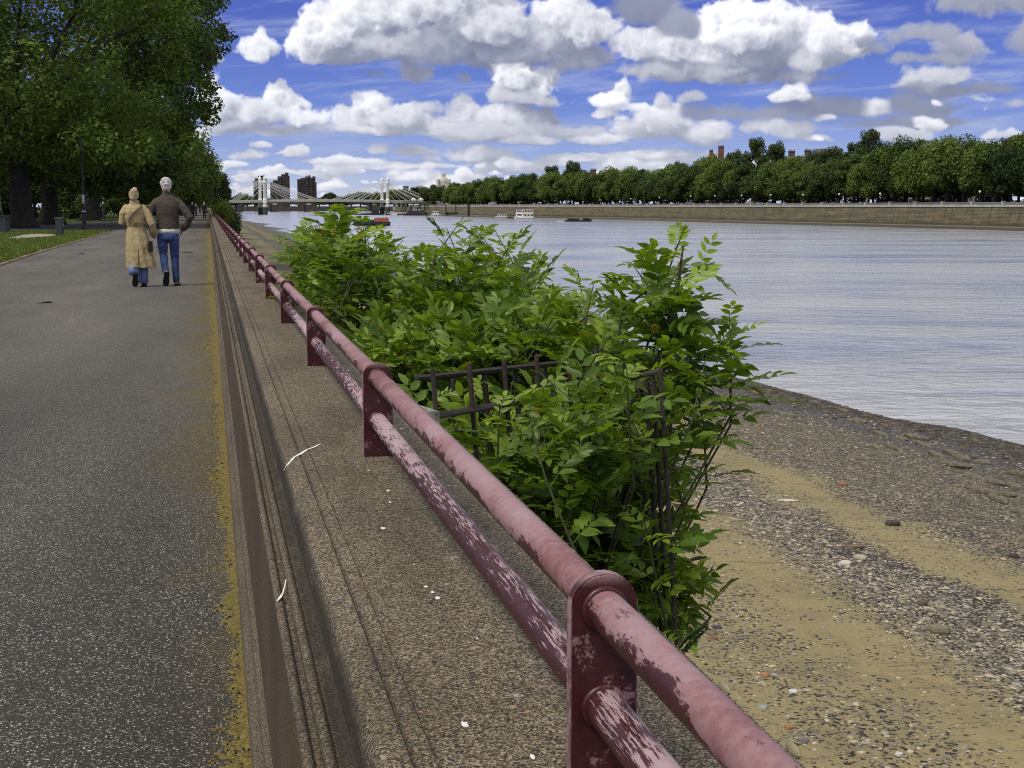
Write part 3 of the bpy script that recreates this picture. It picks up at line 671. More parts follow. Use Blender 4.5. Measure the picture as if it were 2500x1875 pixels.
# ------------------------------------------------------------------ railing
rail = thing('pipe_railing', 'faded red two-pipe railing on flat posts along the river wall top', 'railing')
RX = .432; SP = 2.243; Y0 = 1.535
def post_mesh():
    import bmesh
    prof = [(-.040, .6995), (.040, .6995), (.040, .915)]+[(.04*cos(pi*i/16), .915+.04*sin(pi*i/16)) for i in range(1, 16)]+[(-.04, .915)]
    bm = bmesh.new(); vs = [bm.verts.new((x, -.011, z)) for x, z in prof]; f = bm.faces.new(vs)
    r = bmesh.ops.extrude_face_region(bm, geom=[f]); bmesh.ops.translate(bm, vec=(0, .022, 0), verts=[v for v in r['geom'] if isinstance(v, bmesh.types.BMVert)])
    bmesh.ops.recalc_face_normals(bm, faces=bm.faces)
    bmesh.ops.bevel(bm, geom=[e for e in bm.edges], offset=.0028, segments=2, affect='EDGES')
    me = bpy.data.meshes.new('post'); bm.to_mesh(me); bm.free()
    me.materials.append(m_plate)
    for p in me.polygons: p.use_smooth = True
    me.set_sharp_from_angle(angle=radians(50)); return me
pm = post_mesh()
cms = []
for zc in (.913, .797):
    for sg in (-1, 1):
        o_ = MB().loft([[(r*cos(2*pi*k/24), sg*yy, zc+r*sin(2*pi*k/24)) for k in range(24)] for r, yy in ((.0235, .010), (.0285, .011), (.0275, .0145), (.0242, .0165), (.0225, .0165))], cap=False).build('collar', m_plate, None, True)
        cms.append(o_.data); bpy.data.objects.remove(o_)
for i in range(-1, 99):
    p = link('post', pm, rail, (RX, Y0+SP*i, 0))
    if i < 14:
        for c_ in cms: link('collar', c_, p)
ys = [-4]+list(np.geomspace(.6, Y0+SP*98, 60))
for nm, z, mm in (('upper_pipe', .913, m_rail), ('lower_pipe', .797, m_low)):
    MB().tube([(RX, y, z) for y in ys], .0232, 28).build(nm, mm, rail, True)

# ------------------------------------------------------------------ foreshore, river, far bank
def waterline(y):
    y = np.asarray(y, float)
    base = np.interp(y, [-30, 10, 39, 45, 52, 59, 120, 304, 400, 460, 560, 700, 880, 1200, 2500], [31, 28.6, 24.5, 23.4, 22.5, 21.8, 19.5, 19, 21.5, 20.7, 24, 19, 21, 25, 40])
    return base+(vnoise(y*.35, y*0)-.5)*.9+(vnoise(y*.05, y*0+5)-.5)*np.clip((y-100)/50, 0, 1)*4+(vnoise(y*.018, y*0+2)-.5)*np.clip((y-140)/120, 0, 1)*9
ys = np.concatenate([np.arange(-8, 40, .5), np.arange(40, 120, 1.0), np.geomspace(120, 2400, 260)])
us = np.concatenate([np.linspace(0, 1, 60), np.linspace(1.03, 2.2, 14)])
Yg, Ug = np.meshgrid(ys, us, indexing='ij'); Wl = waterline(Yg); Xg = .6+(Wl-.6)*Ug
Zg = np.where(Ug < 1, -4.25-1.75*Ug**.92, -6-1.6*(Ug-1))
Zg = Zg+(vnoise(Xg*.5, Yg*.28)-.5)*.16*np.clip(1.2-Ug, 0, 1)+(vnoise(Xg*2.2, Yg*1.6, 2)-.5)*.035
idx = np.arange(Xg.size).reshape(Xg.shape)
q = np.stack([idx[:-1, :-1], idx[:-1, 1:], idx[1:, 1:], idx[1:, :-1]], -1).reshape(-1, 4)
bo = npmesh('foreshore', np.stack([Xg.ravel(), Yg.ravel(), Zg.ravel()], 1), q, m_beach, smooth=True); tag(bo, kind='structure')
def beach_z(x, y):
    w = waterline(np.array([y]))[0]; u = (x-.6)/(w-.6)
    z = -4.25-1.75*max(u, 0)**.92 if u < 1 else -6-1.6*(u-1)
    return z+float((vnoise(np.array([x*.5]), np.array([y*.28]))[0]-.5)*.16*min(max(1.2-u, 0), 1)+(vnoise(np.array([x*2.2]), np.array([y*1.6]), 2)[0]-.5)*.035)
mb = MB(); mb.add([(8, -300, -6), (3500, -300, -6), (3500, 5200, -6), (8, 5200, -6)], [(0, 1, 2, 3)])
ro = mb.build('river_water', m_water, fixn=False); tag(ro, kind='structure')

# loose shingle as real stones
def pebbles(N, name, seed, y0, y1, smin, smax, label, zone, mat=None):
    r = np.random.RandomState(seed)
    y = y0+(y1-y0)*r.rand(N)**1.25; w = waterline(y)
    x = zone(r, N, w, y)
    u = (x-.6)/(w-.6); z = -4.25-1.75*np.clip(u, 0, 1.1)**.92+(vnoise(x*.5, y*.28)-.5)*.16*np.clip(1.2-u, 0, 1)+(vnoise(x*2.2, y*1.6, 2)-.5)*.035
    s = smin+(smax-smin)*r.rand(N)**3
    base = np.array([(1, 0, 0), (0, 1, 0), (-1, 0, 0), (0, -1, 0), (.55, .5, .55), (-.5, .55, .5), (-.55, -.5, .55), (.5, -.55, .5)])*1.0
    sc = np.stack([.7+.7*r.rand(N), .5+.5*r.rand(N), .35+.3*r.rand(N)], 1)*s[:, None]
    V_ = base[None]*sc[:, None, :]*(0.8+.4*r.rand(N, 8, 1))
    a = r.rand(N)*2*pi; ca, sa = np.cos(a)[:, None], np.sin(a)[:, None]
    X = V_[:, :, 0]*ca-V_[:, :, 1]*sa+x[:, None]; Y = V_[:, :, 0]*sa+V_[:, :, 1]*ca+y[:, None]; Z = V_[:, :, 2]+z[:, None]
    Vn = np.stack([X, Y, Z], -1).reshape(-1, 3)
    qd = np.array([(0, 1, 5, 4), (1, 2, 6, 5), (2, 3, 7, 6), (3, 0, 4, 7), (4, 5, 6, 7)])
    Q = (qd[None]+np.arange(N)[:, None, None]*8).reshape(-1, 4)
    tone = r.rand(N); br = .35+.9*tone**2.2; colr = np.stack([br*(1.0+.12*r.rand(N)), br, br*(.78+.25*r.rand(N)), np.ones(N)], 1)
    o = npmesh(name, Vn, Q, mat or m_peb, col=np.repeat(colr, 8, 0)); return tag(o, kind='stuff', label=label)
for pn, pc in (('wet_pebble_stone', (.085, .075, .052, 1)), ('pebble_stone', (.36, .33, .255, 1))):
  m_pw = bpy.data.materials.get('wet_pebble_stone'); m_peb, t, b = newmat(pn)
  cc = t.new('ShaderNodeVertexColor', layer_name='tone').outputs[0]
  t.put(b.inputs['Base Color'], t.mix(1.0, cc, pc, 'MULTIPLY')); b.inputs['Roughness'].default_value = .8
def zone_g(r, N, w, y):
    k = r.rand(N); x = np.where(k < .52, 11.3+.75*r.randn(N), np.where(k < .88, 14.3+r.rand(N)*(w-14.8), np.where(k < .96, 7.3+.9*r.randn(N), 5.0+8*r.rand(N))))
    return np.clip(x+(vnoise(x*0+y*.2, y*.2)-.5)*1.5, 1.5, w-.3)
pebbles(46000, 'shingle', 3, 11, 62, .010, .060, 'loose grey and brown shingle strewn over the foreshore', zone_g)
def zone_w(r, N, w, y): return w-.1-np.abs(r.randn(N))*1.2
pebbles(9000, 'wet_shingle', 4, 30, 80, .03, .16, 'dark wet shingle along the edge of the water', zone_w, m_pw)

def rock(name, p, d, mat, label, cat, rz=0.0, group=None, seed=0):
    r = random.Random(seed); mb = MB(); rings = []
    for zz, k in ((-.5, .9), (.0, 1.05), (.35, .92), (.5, .62)):
        rings.append([(d[0]/2*k*cos(2*pi*i/9)*(1+.18*sin(i*2.3+seed)), d[1]/2*k*sin(2*pi*i/9)*(1+.18*cos(i*3.1+seed)), d[2]*zz*(1+.2*r.random())) for i in range(9)])
    mb.loft(rings); o = mb.build(name, mat, None, False, loc=p); o.rotation_euler = (r.uniform(-.08, .08), r.uniform(-.08, .08), rz)
    return tag(o, label, cat, group)
def bpt(px, py):
    p = onz(px, py, -4.9)
    for _ in range(14): p = onz(px, py, beach_z(p.x, p.y))
    return p
M1 = lambda n, c: M(n, c, tuple(x*.7 for x in c), 12, .8)
one = [(1866, 1650, (.13, .17, .05), (.42, .17, .06), 'orange broken tile lying on sand near the railing', 'tile'),
       (1924, 1778, (.13, .14, .06), (.33, .17, .07), 'brown orange brick shard on sand close to the wall', 'brick shard'),
       (1936, 1690, (.15, .13, .05), (.66, .66, .63), 'white flat stone lying on the sand below the wall', 'stone'),
       (1861, 1729, (.16, .14, .05), (.30, .34, .33), 'grey green slate sliver on the sand beside the wall', 'stone'),
       (1752, 1534, (.19, .12, .06), (.06, .06, .075), 'dark slate lying on sand just below the hanging leaves', 'stone'),
       (1745, 1560, (.14, .12, .06), (.26, .10, .05), 'small red brick lump just under the hanging leaves', 'brick'),
       (2292, 1545, (.44, .33, .18), (.20, .18, .11), 'large rounded olive boulder in the shingle band', 'boulder'),
       (2178, 1282, (.42, .26, .14), (.055, .042, .032), 'dark brown driftwood lump on the gravel', 'driftwood'),
       (1920, 1223, (.55, .14, .05), (.64, .62, .56), 'long white plank of driftwood on the upper gravel', 'plank'),
       (2078, 1337, (.60, .14, .08), (.17, .12, .075), 'long brown driftwood stick lying in the gravel', 'driftwood'),
       (2064, 1378, (.30, .24, .10), (.60, .58, .50), 'pale chalky rock beside the brown driftwood stick', 'stone'),
       (2102, 1366, (.32, .22, .12), (.42, .39, .27), 'cream rock just right of the chalky rock', 'stone'),
       (1965, 1811, (.16, .11, .05), (.14, .13, .16), 'purple grey slate piece near the bottom edge', 'stone'),
       (2194, 1844, (.14, .10, .05), (.58, .57, .52), 'small white pebble stone alone on the lower sand', 'stone'),
       (2056, 1186, (.30, .2, .14), (.27, .13, .08), 'rusty red brick lump in the middle of the gravel', 'brick'),
       (2250, 1476, (.34, .2, .1), (.11, .085, .05), 'flat brown stone at the edge of the dark shingle', 'stone'),
       (2475, 1361, (.26, .2, .12), (.06, .045, .035), 'dark stone by the right edge of the gravel', 'stone')]
for i, (px, py, d, c, lab, cat) in enumerate(one):
    d = tuple(v_*.78 for v_ in d); p = bpt(px, py); rock(cat.replace(' ', '_'), p+Vector((0, 0, d[2]*.3)), d, M1('stone_tone', c), lab, cat, rnd.uniform(-.6, .6), seed=i)
slabs = [(2200, 1073), (2255, 1088), (2325, 1108), (2350, 1121), (2380, 1168), (2420, 1178), (2460, 1210), (2490, 1250), (2285, 1112), (2150, 1062), (2395, 1200), (1905, 1011), (1925, 1016), (1840, 960), (2435, 1222), (2320, 1136), (2060, 1005), (1990, 985), (2350, 1140), (2240, 1070), (2475, 1190), (2090, 1030), (2488, 1160), (2400, 1130), (2180, 1095)]
for i, (px, py) in enumerate(slabs):
    p = bpt(px, py); d = (rnd.uniform(.2, .42), rnd.uniform(.5, 1.2), rnd.uniform(.09, .15))
    rock('stone_slab', p+Vector((0, 0, .03)), d, m_slab, 'flat greenish stone slab lying among the rubble near the waterline', 'stone slab', rnd.uniform(-.1, .35), 'stone slabs near the waterline', i)

# far bank
FW = [(262, 250), (259, 420), (250, 560), (244.5, 698), (240, 830), (226, 890), (206, 950), (197, 1010), (198, 1240), (206, 1420), (230, 1800)]
def along(d, pts=FW):
    for (a, b) in zip(pts, pts[1:]):
        L = hypot(b[0]-a[0], b[1]-a[1])
        if d <= L: return (a[0]+(b[0]-a[0])*d/L, a[1]+(b[1]-a[1])*d/L, atan2(b[1]-a[1], b[0]-a[0]))
        d -= L
    return (*pts[-1], pi/2)
TOTAL = sum(hypot(b[0]-a[0], b[1]-a[1]) for a, b in zip(FW, FW[1:]))
def offpts(o):
    out = []
    for i, p in enumerate(FW):
        a = FW[max(i-1, 0)]; b = FW[min(i+1, len(FW)-1)]; d = Vector((b[0]-a[0], b[1]-a[1])).normalized(); nrm = Vector((d.y, -d.x))
        out.append((p[0]+nrm.x*o, p[1]+nrm.y*o))
    return out
def bank(px, off):
    """camera depth where the sight line at photo column px is off metres behind the embankment wall"""
    d0 = ray(px, 504); r0 = (d0.x, d0.y); pts = offpts(off)
    for (a, b) in zip(pts, pts[1:]):
        ex, ey = b[0]-a[0], b[1]-a[1]; den = r0[0]*ey-r0[1]*ex
        if abs(den) < 1e-9: continue
        u = (a[0]*r0[1]-a[1]*r0[0])/-den
        k = (a[0]*ey-a[1]*ex)/den
        u = (k*r0[0]-a[0])/ex if abs(ex) > abs(ey) else (k*r0[1]-a[1])/ey
        if k > 0 and -1e-6 <= u <= 1.000001: return k
    return 1400.0
def ribbon(mb, prof):
    lines = [[(x, y, z) for x, y in offpts(o)] for o, z in prof]; n = len(FW)
    mb.add([p for l in lines for p in l], [(i*n+k, i*n+k+1, (i+1)*n+k+1, (i+1)*n+k) for i in range(len(prof)-1) for k in range(n-1)])
ew = thing('embankment_wall', 'long stone embankment wall with pale parapet along the far river bank', 'wall')
mb = MB(); ribbon(mb, [(-1.6, -6.4), (-.9, -5.0), (0, 1.15)]); mb.build('stone_face', m_fw, ew, fixn=False)
mb = MB(); ribbon(mb, [(-.25, 1.15), (-.25, 1.75), (.0, 1.78)]); mb.build('string_course', m_parapet, ew, fixn=False)
mb = MB(); ribbon(mb, [(.0, 1.78), (.0, 2.55), (-.12, 2.56), (-.12, 2.75), (.55, 2.78), (.55, 1.3)]); mb.build('parapet', m_parapet_lo, ew, fixn=False)
pmesh = None
d = 20
for i in range(72):
    x, y, a = along(d)
    if pmesh is None:
        o = MB().box((0, 0, 2.15), (1.1, .9, 1.75)).box((0, 0, 3.08), (1.3, 1.1, .16)).build('parapet_pillar', m_parapet, ew); pmesh = o.data
    else: o = link('parapet_pillar', pmesh, ew)
    o.location = (x+sin(a)*.2, y-cos(a)*.2, 0); o.rotation_euler = (0, 0, a); d += 18.0
mb = MB(); ribbon(mb, [(.4, 1.5), (30, 1.55), (900, 1.6)]); tag(mb.build('far_road', m_tar, fixn=False), kind='structure')
mb = MB()
lines = []
for o_, z in ((-34, -6.6), (-24, -6.05), (-12, -5.85), (-5, -5.45), (-.6, -5.2)): lines.append([(x+rnd.uniform(-2, 2) if z < -5.9 else x, y, z) for x, y in offpts(o_)])
n = len(FW); mb.add([p for l in lines for p in l], [(i*n+k, i*n+k+1, (i+1)*n+k+1, (i+1)*n+k) for i in range(4) for k in range(n-1)])
mb.mi = [1 if i//(n-1) == 3 else 0 for i in range(len(mb.f))]
tag(mb.build('mudflat', [m_mud, m_mud2], fixn=False), kind='structure')

# ------------------------------------------------------------------ trees
def leaf_cloud(name, clumps, per, size, mat, parent=None, seed=0, up=.35, shell=.5, aspect=.62):
    r = np.random.RandomState(seed); c = np.asarray(clumps, float); n = len(c)
    w = c[:, 3]**2; w = w/w.mean(); cnt = np.maximum(6, (per*w).astype(int)); k = np.repeat(np.arange(n), cnt); N = len(k)
    d = r.randn(N, 3); d /= np.linalg.norm(d, axis=1)[:, None]
    rad = c[k, 3]*(shell+(1.08-shell)*r.rand(N)**.7)
    p = c[k, :3]+d*rad[:, None]*np.array([1, 1, .82])
    nr = d*.9+np.array([0, 0, up*1.6])+r.randn(N, 3)*.55; nr /= np.linalg.norm(nr, axis=1)[:, None]
    t1 = np.cross(nr, r.randn(N, 3)); t1 /= np.linalg.norm(t1, axis=1)[:, None]; t2 = np.cross(nr, t1)
    s = size*(.6+.8*r.rand(N))[:, None]
    Vn = np.stack([p-t1*s*.5, p+t2*s*aspect*.5-t1*s*.05, p+t1*s*.5, p-t2*s*aspect*.5-t1*s*.05], 1)
    Vn[:, 2] -= nr*s*.12; Vn[:, 0] -= nr*s*.08
    return npmesh(name, Vn.reshape(-1, 3), np.arange(N*4).reshape(-1, 4), mat, parent)
def ellip_clumps(r, n, ctr, rad, rmin, rmax, zmin=-9, inner=.55):
    out = []
    while len(out) < n:
        v = Vector((r.gauss(0, 1), r.gauss(0, 1), r.gauss(0, 1))).normalized()*(inner+(1-inner)*r.random()**.6)
        p = (ctr[0]+v.x*rad[0], ctr[1]+v.y*rad[1], ctr[2]+v.z*rad[2])
        if p[2] < zmin: continue
        out.append((*p, r.uniform(rmin, rmax)))
    return out
def trunk_mesh(name, mat, parent, h, r0, r1, limbs=5, spread=4.0, top=10.0, seed=0, flare=1.5, lean=(0, 0)):
    r = random.Random(seed); mb = MB()
    L = lambda z: (lean[0]*z/h, lean[1]*z/h)
    zs = [-.1, .25, .9, h*.35, h*.7, h]; rs = [r0*flare*1.15, r0*flare, r0*1.12, r0, r0*.9, r1]
    mb.tube([(*L(z), z) for z in zs], rs, 12)
    for i in range(limbs):
        a = 2*pi*i/limbs+r.random(); s = spread*r.uniform(.6, 1); z0 = h*r.uniform(.72, 1); z1 = top*r.uniform(.75, 1)
        o = L(z0); pts = [(o[0], o[1], z0), (o[0]+cos(a)*s*.35, o[1]+sin(a)*s*.35, z0+(z1-z0)*.4), (o[0]+cos(a)*s*.7, o[1]+sin(a)*s*.7, z0+(z1-z0)*.75), (o[0]+cos(a)*s, o[1]+sin(a)*s, z1)]
        mb.tube(pts, [r1*.75, r1*.5, r1*.3, r1*.12], 6)
        b = pts[2]; a2 = a+r.uniform(-1, 1); mb.tube([b, (b[0]+cos(a2)*s*.4, b[1]+sin(a2)*s*.4, b[2]+(z1-z0)*.2)], [r1*.25, r1*.06], 5)
    return mb.build(name, mat, parent, True)

R = random.Random(21)
# the two big plane trees beside the path
big = thing('plane_tree', 'huge dark plane tree with the thick trunk beside the square litter bin', 'tree', (-11.5, 95.4, 0))
trunk_mesh('trunk', m_bark, big, 6.5, .62, .45, 8, 9, 17, 1, 1.55, (-.35, .2))
cl = ellip_clumps(R, 150, (-1.0, 0, 14.0), (12.0, 10.5, 11.5), 1.2, 2.5, 4.2, .5)
cl += [(-6+R.gauss(0, 2.2), -2+R.gauss(0, 3), 3.6+R.random()*2.4, R.uniform(.9, 1.5)) for _ in range(26)]
cl += [(4+R.gauss(0, 2.6), -3+R.gauss(0, 2), 4.0+R.random()*2.2, R.uniform(.9, 1.5)) for _ in range(26)]
leaf_cloud('crown', cl, 330, .30, m_fol_near, big, 1, .45, .62)
tr2 = thing('plane_tree', 'dark plane tree with flared trunk standing behind the slim round bin', 'tree', (-11.8, 114.5, 0))
trunk_mesh('trunk', m_bark, tr2, 6.5, .58, .42, 7, 8, 15, 2, 1.9, (-.15, 0))
cl = ellip_clumps(R, 105, (2.6, 0, 12.5), (10.5, 10, 10.5), 1.3, 2.5, 3.6, .5)
cl += [(R.uniform(-4, 9), -6+R.gauss(0, 2), 3.0+R.random()*2.4, R.uniform(.9, 1.5)) for _ in range(46)]
leaf_cloud('crown', cl, 300, .32, m_fol_near, tr2, 2, .45, .62)
tr3 = thing('plane_tree', 'tall plane tree whose ragged branches overhang the path against the sky', 'tree', (-11.0, 142, 0))
trunk_mesh('trunk', m_bark, tr3, 7.0, .75, .5, 8, 10, 20, 3, 1.4, (.5, 0))
cl = ellip_clumps(R, 90, (5.8, 0, 18.5), (6.7, 9, 10.5), 1.2, 2.4, 7.6, .35)
cl += [(11.0+R.gauss(0, .8), R.gauss(0, 3), R.uniform(9.0, 17), R.uniform(.6, 1.1)) for _ in range(18)]
cl += [(8.2+R.gauss(0, .7), R.gauss(0, 2), R.uniform(6.8, 10), R.uniform(.5, 1.0)) for _ in range(12)]
cl += [(13.0+R.gauss(0, .35), R.gauss(0, 1), 17.6+R.gauss(0, .8), R.uniform(.5, .8)) for _ in range(8)]
cl += [(R.uniform(-6, 6), -4+R.gauss(0, 2), R.uniform(4, 8), R.uniform(1, 1.7)) for _ in range(22)]
leaf_cloud('crown', cl, 230, .38, m_fol_near, tr3, 3, .45, .55)
# row farther on along the path
rowspec = [(-6.8, 150, 12.0, 5.9, 'first of the rounded trees lining the path behind the walking couple'),
           (-6.0, 185, 12.0, 6.6, 'second rounded tree along the path beyond the couple'),
           (-5.6, 225, 12.5, 6.6, 'third rounded tree along the path beyond the couple'),
           (-5.4, 275, 13.0, 7.0, 'fourth rounded tree along the path beyond the couple'),
           (-4.6, 340, 14.0, 7.2, 'last bright rounded tree along the path, nearest the sky')]
for i, (x, y, h, rr, lab) in enumerate(rowspec):
    o = thing('path_tree', lab, 'tree', (x, y, 0), group='trees lining the riverside path')
    trunk_mesh('trunk', m_bark, o, 3.5, .3, .22, 5, 3.5, h*.7, 40+i)
    leaf_cloud('crown', ellip_clumps(R, 70, (0, 0, h*.56), (rr, rr, h*.44), 1.2, 2.4, 2.3, .45), 200, .42, m_fol_near, o, 50+i, .45, .58)
o = thing('bankside_tree', 'darkest rounded tree at the far end of the path beside the bridge', 'tree', (4.6, 640, -2))
trunk_mesh('trunk', m_bark, o, 5, .4, .3, 5, 4, 12, 60); leaf_cloud('crown', ellip_clumps(R, 80, (0, 0, 10.0), (5.6, 6, 10), 1.5, 2.6, 1.5, .4), 150, .8, m_fol_bg, o, 60)
# park trees behind
bgm = []
for i in range(3):
    o = thing('park_tree', 'x', 'tree'); h = 13+2*i
    trunk_mesh('trunk', m_bark, o, 4, .32, .24, 5, 4, h*.7, 70+i)
    leaf_cloud('crown', ellip_clumps(R, 75, (0, 0, h*.54), (6.4, 6.4, h*.46), 1.3, 2.3, 1.6, .4), 150, .5, m_fol_bg, o, 70+i); bgm.append(o)
spots = [(-44, 176), (-33, 168), (-24, 172), (-15.5, 178), (-38, 205), (-28, 212), (-19, 208), (-12, 214), (-48, 235), (-22, 240), (-13, 250), (-34, 246), (-56, 200), (-10, 300), (-18, 320), (-30, 300), (-42, 310)]
ordn = 'first second third fourth fifth sixth seventh eighth ninth tenth eleventh twelfth thirteenth fourteenth fifteenth sixteenth seventeenth eighteenth nineteenth twentieth'.split()
spots.sort(key=lambda s: s[0]/s[1])
used = set()
for i, (x, y) in enumerate(spots):
    k = i % 3
    o = bgm[k] if k not in used else copy_tree(bgm[k]); used.add(k)
    o.location = (x, y, 0); o.rotation_euler = (0, 0, i*1.7); s = .85+.3*R.random(); o.scale = (s, s, s)
    o['group'] = 'shady trees across the lawn'; o['label'] = f'{ordn[i]} shady tree behind the lawn, counted from the left'
# thin pale young trunks on the lawn
for i, (px, yb, d, w, lab) in enumerate([(88, 521, 170, .15, 'slim pale trunk between the two big plane trunks'), (150, 520, 175, .15, 'slim pale trunk just right of the second plane trunk'), (13, 522, 168, .12, 'slim pale trunk near the left edge behind the square bin'), (6, 524, 150, .10, 'thinnest pale trunk at the left edge of the lawn')]):
    p = onz(px, 504+1.37*FPX/d, 0); o = thing('young_tree', lab, 'tree', (p.x, p.y, 0), group='slim young trees on the lawn')
    trunk_mesh('trunk', m_pale_bark, o, 6, w, w*.7, 4, 1.5, 9, 90+i, 1.2, (-.5, 0))
    leaf_cloud('crown', ellip_clumps(R, 26, (-.5, 0, 7.5), (2.4, 2.4, 3.0), .8, 1.3, 4.6), 90, .35, m_fol_near, o, 90+i)
# bushes
def bush(name, lab, cat, loc, ctr, rad, n, per, size, mat, seed, rmin=.3, rmax=.6, group=None):
    o = thing(name, lab, cat, loc, group=group)
    mb = MB()
    for k in range(5):
        a = k*1.26; mb.tube([(cos(a)*.1, sin(a)*.1, -.2), (cos(a)*rad[0]*.3, sin(a)*rad[1]*.3, ctr[2]*.6), (cos(a)*rad[0]*.55, sin(a)*rad[1]*.55, ctr[2]*1.1)], [.05, .035, .015], 5)
    mb.build('stem', m_stem, o); leaf_cloud('foliage', ellip_clumps(random.Random(seed), n, ctr, rad, rmin, rmax, .1, .35), per, size, mat, o, seed); return o
bush('round_bush', 'round clipped bush behind the blonde woman at the lawn edge', 'bush', (-8.9, 158, 0), (0, 0, 1.2), (2.0, 2.0, 1.5), 26, 160, .22, m_fol_near, 5)
for i, (x, y, s) in enumerate([(-15, 160, 1.2), (-19, 163, 1.4), (-23, 161, 1.3), (-27, 164, 1.5), (-31, 163, 1.4), (-12, 166, 1.4), (-36, 166, 1.6), (-6.3, 190, 1.3), (-6.2, 230, 1.5)]):
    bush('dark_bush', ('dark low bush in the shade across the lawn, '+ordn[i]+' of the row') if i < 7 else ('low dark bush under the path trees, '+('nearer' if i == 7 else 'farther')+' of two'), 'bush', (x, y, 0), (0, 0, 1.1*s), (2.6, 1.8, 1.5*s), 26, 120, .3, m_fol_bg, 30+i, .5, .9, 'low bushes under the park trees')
o = bush('yellow_green_bush', 'bright yellow green bush leaning on the far stretch of railing', 'bush', (1.05, 112, -.2), (0, 0, 1.15), (.5, 7, .72), 46, 130, .16, m_bush, 8, .3, .55)
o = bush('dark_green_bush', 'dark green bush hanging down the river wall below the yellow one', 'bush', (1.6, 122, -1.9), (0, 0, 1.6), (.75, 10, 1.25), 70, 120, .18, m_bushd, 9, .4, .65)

# ------------------------------------------------------------------ the far embankment: trees in rows
proto = []
for i in range(6):
    o = thing('embankment_tree', 'x', 'tree'); h = 15.0+R.uniform(-1, 1.5); rr = R.uniform(5.2, 6.3)
    trunk_mesh('trunk', m_bark, o, 5, .42, .3, 6, rr*.7, h*.72, 120+i)
    cl = ellip_clumps(R, 54, (0, 0, h*.55), (rr, rr, h*.43), 1.4, 2.4, 4.0, .5)
    leaf_cloud('crown', cl, 190, .62, m_fol_far, o, 120+i, .4, .45); proto.append(o)
tallp = []
for i in range(2):
    o = thing('tall_tree', 'x', 'tree'); h = 24.0
    trunk_mesh('trunk', m_bark, o, 7, .5, .4, 7, 6, h*.75, 140+i)
    leaf_cloud('crown', ellip_clumps(R, 75, (0, 0, h*.58), (7, 7, h*.42), 1.3, 2.5, 4, .45), 190, .7, m_fol_olive, o, 140+i, .4, .4); tallp.append(o)
usedp = set(); cnt = 0
def place_tree(protos, x, y, z, s, rz, lab, group, sz=None):
    k = R.randrange(len(protos)); p = protos[k]
    o = p if id(p) not in usedp else copy_tree(p); usedp.add(id(p))
    o.location = (x, y, z); o.rotation_euler = (0, 0, rz); o.scale = (s, s, sz or s); o['label'] = lab; o['group'] = group; return o
def numword(i):
    tens = ['', '', 'twenty', 'thirty', 'forty', 'fifty', 'sixty', 'seventy', 'eighty', 'ninety']
    if i < 20: return ordn[i]
    i += 1; a, b = divmod(i, 10)
    if b == 0: return {2: 'twentieth', 3: 'thirtieth', 4: 'fortieth', 5: 'fiftieth', 6: 'sixtieth', 7: 'seventieth', 8: 'eightieth', 9: 'ninetieth'}[a]
    return tens[a]+'-'+ordn[b-1]
offl = offpts(9)
# heights follow the tree line: (distance along the wall -> crown top)
d = 108.0; items = []
while d < 1010:
    x, y, a = along(d, offl); px = None
    items.append((d, x+R.uniform(-1, 1), y)); d += R.uniform(8.6, 11.5)
for i, (d, x, y) in enumerate(items):
    s = np.interp(d, [108, 250, 320, 450, 650, 900], [1.52, 1.42, 1.34, 1.30, 1.22, 1.15])*R.uniform(.76, 1.16)
    place_tree(proto, x, y, 1.5, s, R.random()*6, f'leafy embankment plane tree, {numword(i)} of the front row from the right', 'plane trees along the far embankment')
for i, (px, d, top, s) in enumerate([(2486, 480, 330, 1.0), (2420, 500, 372, .9), (2120, 520, 322, 1.0), (2085, 530, 352, .95), (1985, 560, 372, .85), (1840, 575, 342, 1.02), (1890, 585, 352, .95), (1790, 600, 372, .9), (1660, 660, 398, .9), (1700, 640, 405, .85), (1570, 760, 416, .9), (1400, 830, 396, 1.15), (1345, 860, 408, 1.1), (1300, 880, 425, .9), (1480, 800, 425, .85), (1240, 930, 441, .9), (1180, 990, 445, .9), (2240, 500, 378, .85), (2330, 490, 372, .8), (1115, 1080, 447, 1.0), (1060, 1160, 452, 1.0), (1010, 1230, 458, 1.0)]):
    d = bank(px, 24+R.random()*10); p = dep(px, 504, d); hgt = (503.7-top)*d/FPX+1.37-1.5
    o = place_tree(tallp, p.x, p.y, 1.5, s, R.random()*6, 'tall tree', 'taller trees behind the embankment row', hgt/24.2)
tl = sorted([o for o in COL.objects if o.name.startswith('tall_tree') and o.parent is None], key=lambda o: -o.location.x/max(o.location.y, 1))
for i, o in enumerate(tl): o['label'] = f'taller dark tree rising behind the embankment row, {numword(i)} from the right'
off2 = offpts(24); d = 112.0; k2 = 0
while d < 900:
    x, y, a = along(d, off2); s = np.interp(d, [112, 320, 900], [1.72, 1.55, 1.25])*R.uniform(.75, 1.15)
    place_tree(proto, x, y, 1.5, s, R.random()*6, f'plane tree of the second row behind the embankment road, {numword(k2)} from the right', 'second row of trees behind the embankment'); k2 += 1; d += R.uniform(11, 15)
hd = thing('leaf_backdrop', 'long dark hedge of leaves added behind the far embankment trees', 'backdrop')  # added strip of dark leaves closing the sky gaps below the crowns
hc_ = []
for k in range(620):
    x, y, a = along(100+k*2.7, offpts(33)); hc_.append((x+R.uniform(-1.2, 1.2), y, 1.5+R.uniform(.5, 4.6), R.uniform(1.3, 2.1)))
leaf_cloud('foliage', hc_, 60, 1.0, m_fol_bg, hd, 77, .3, .2)
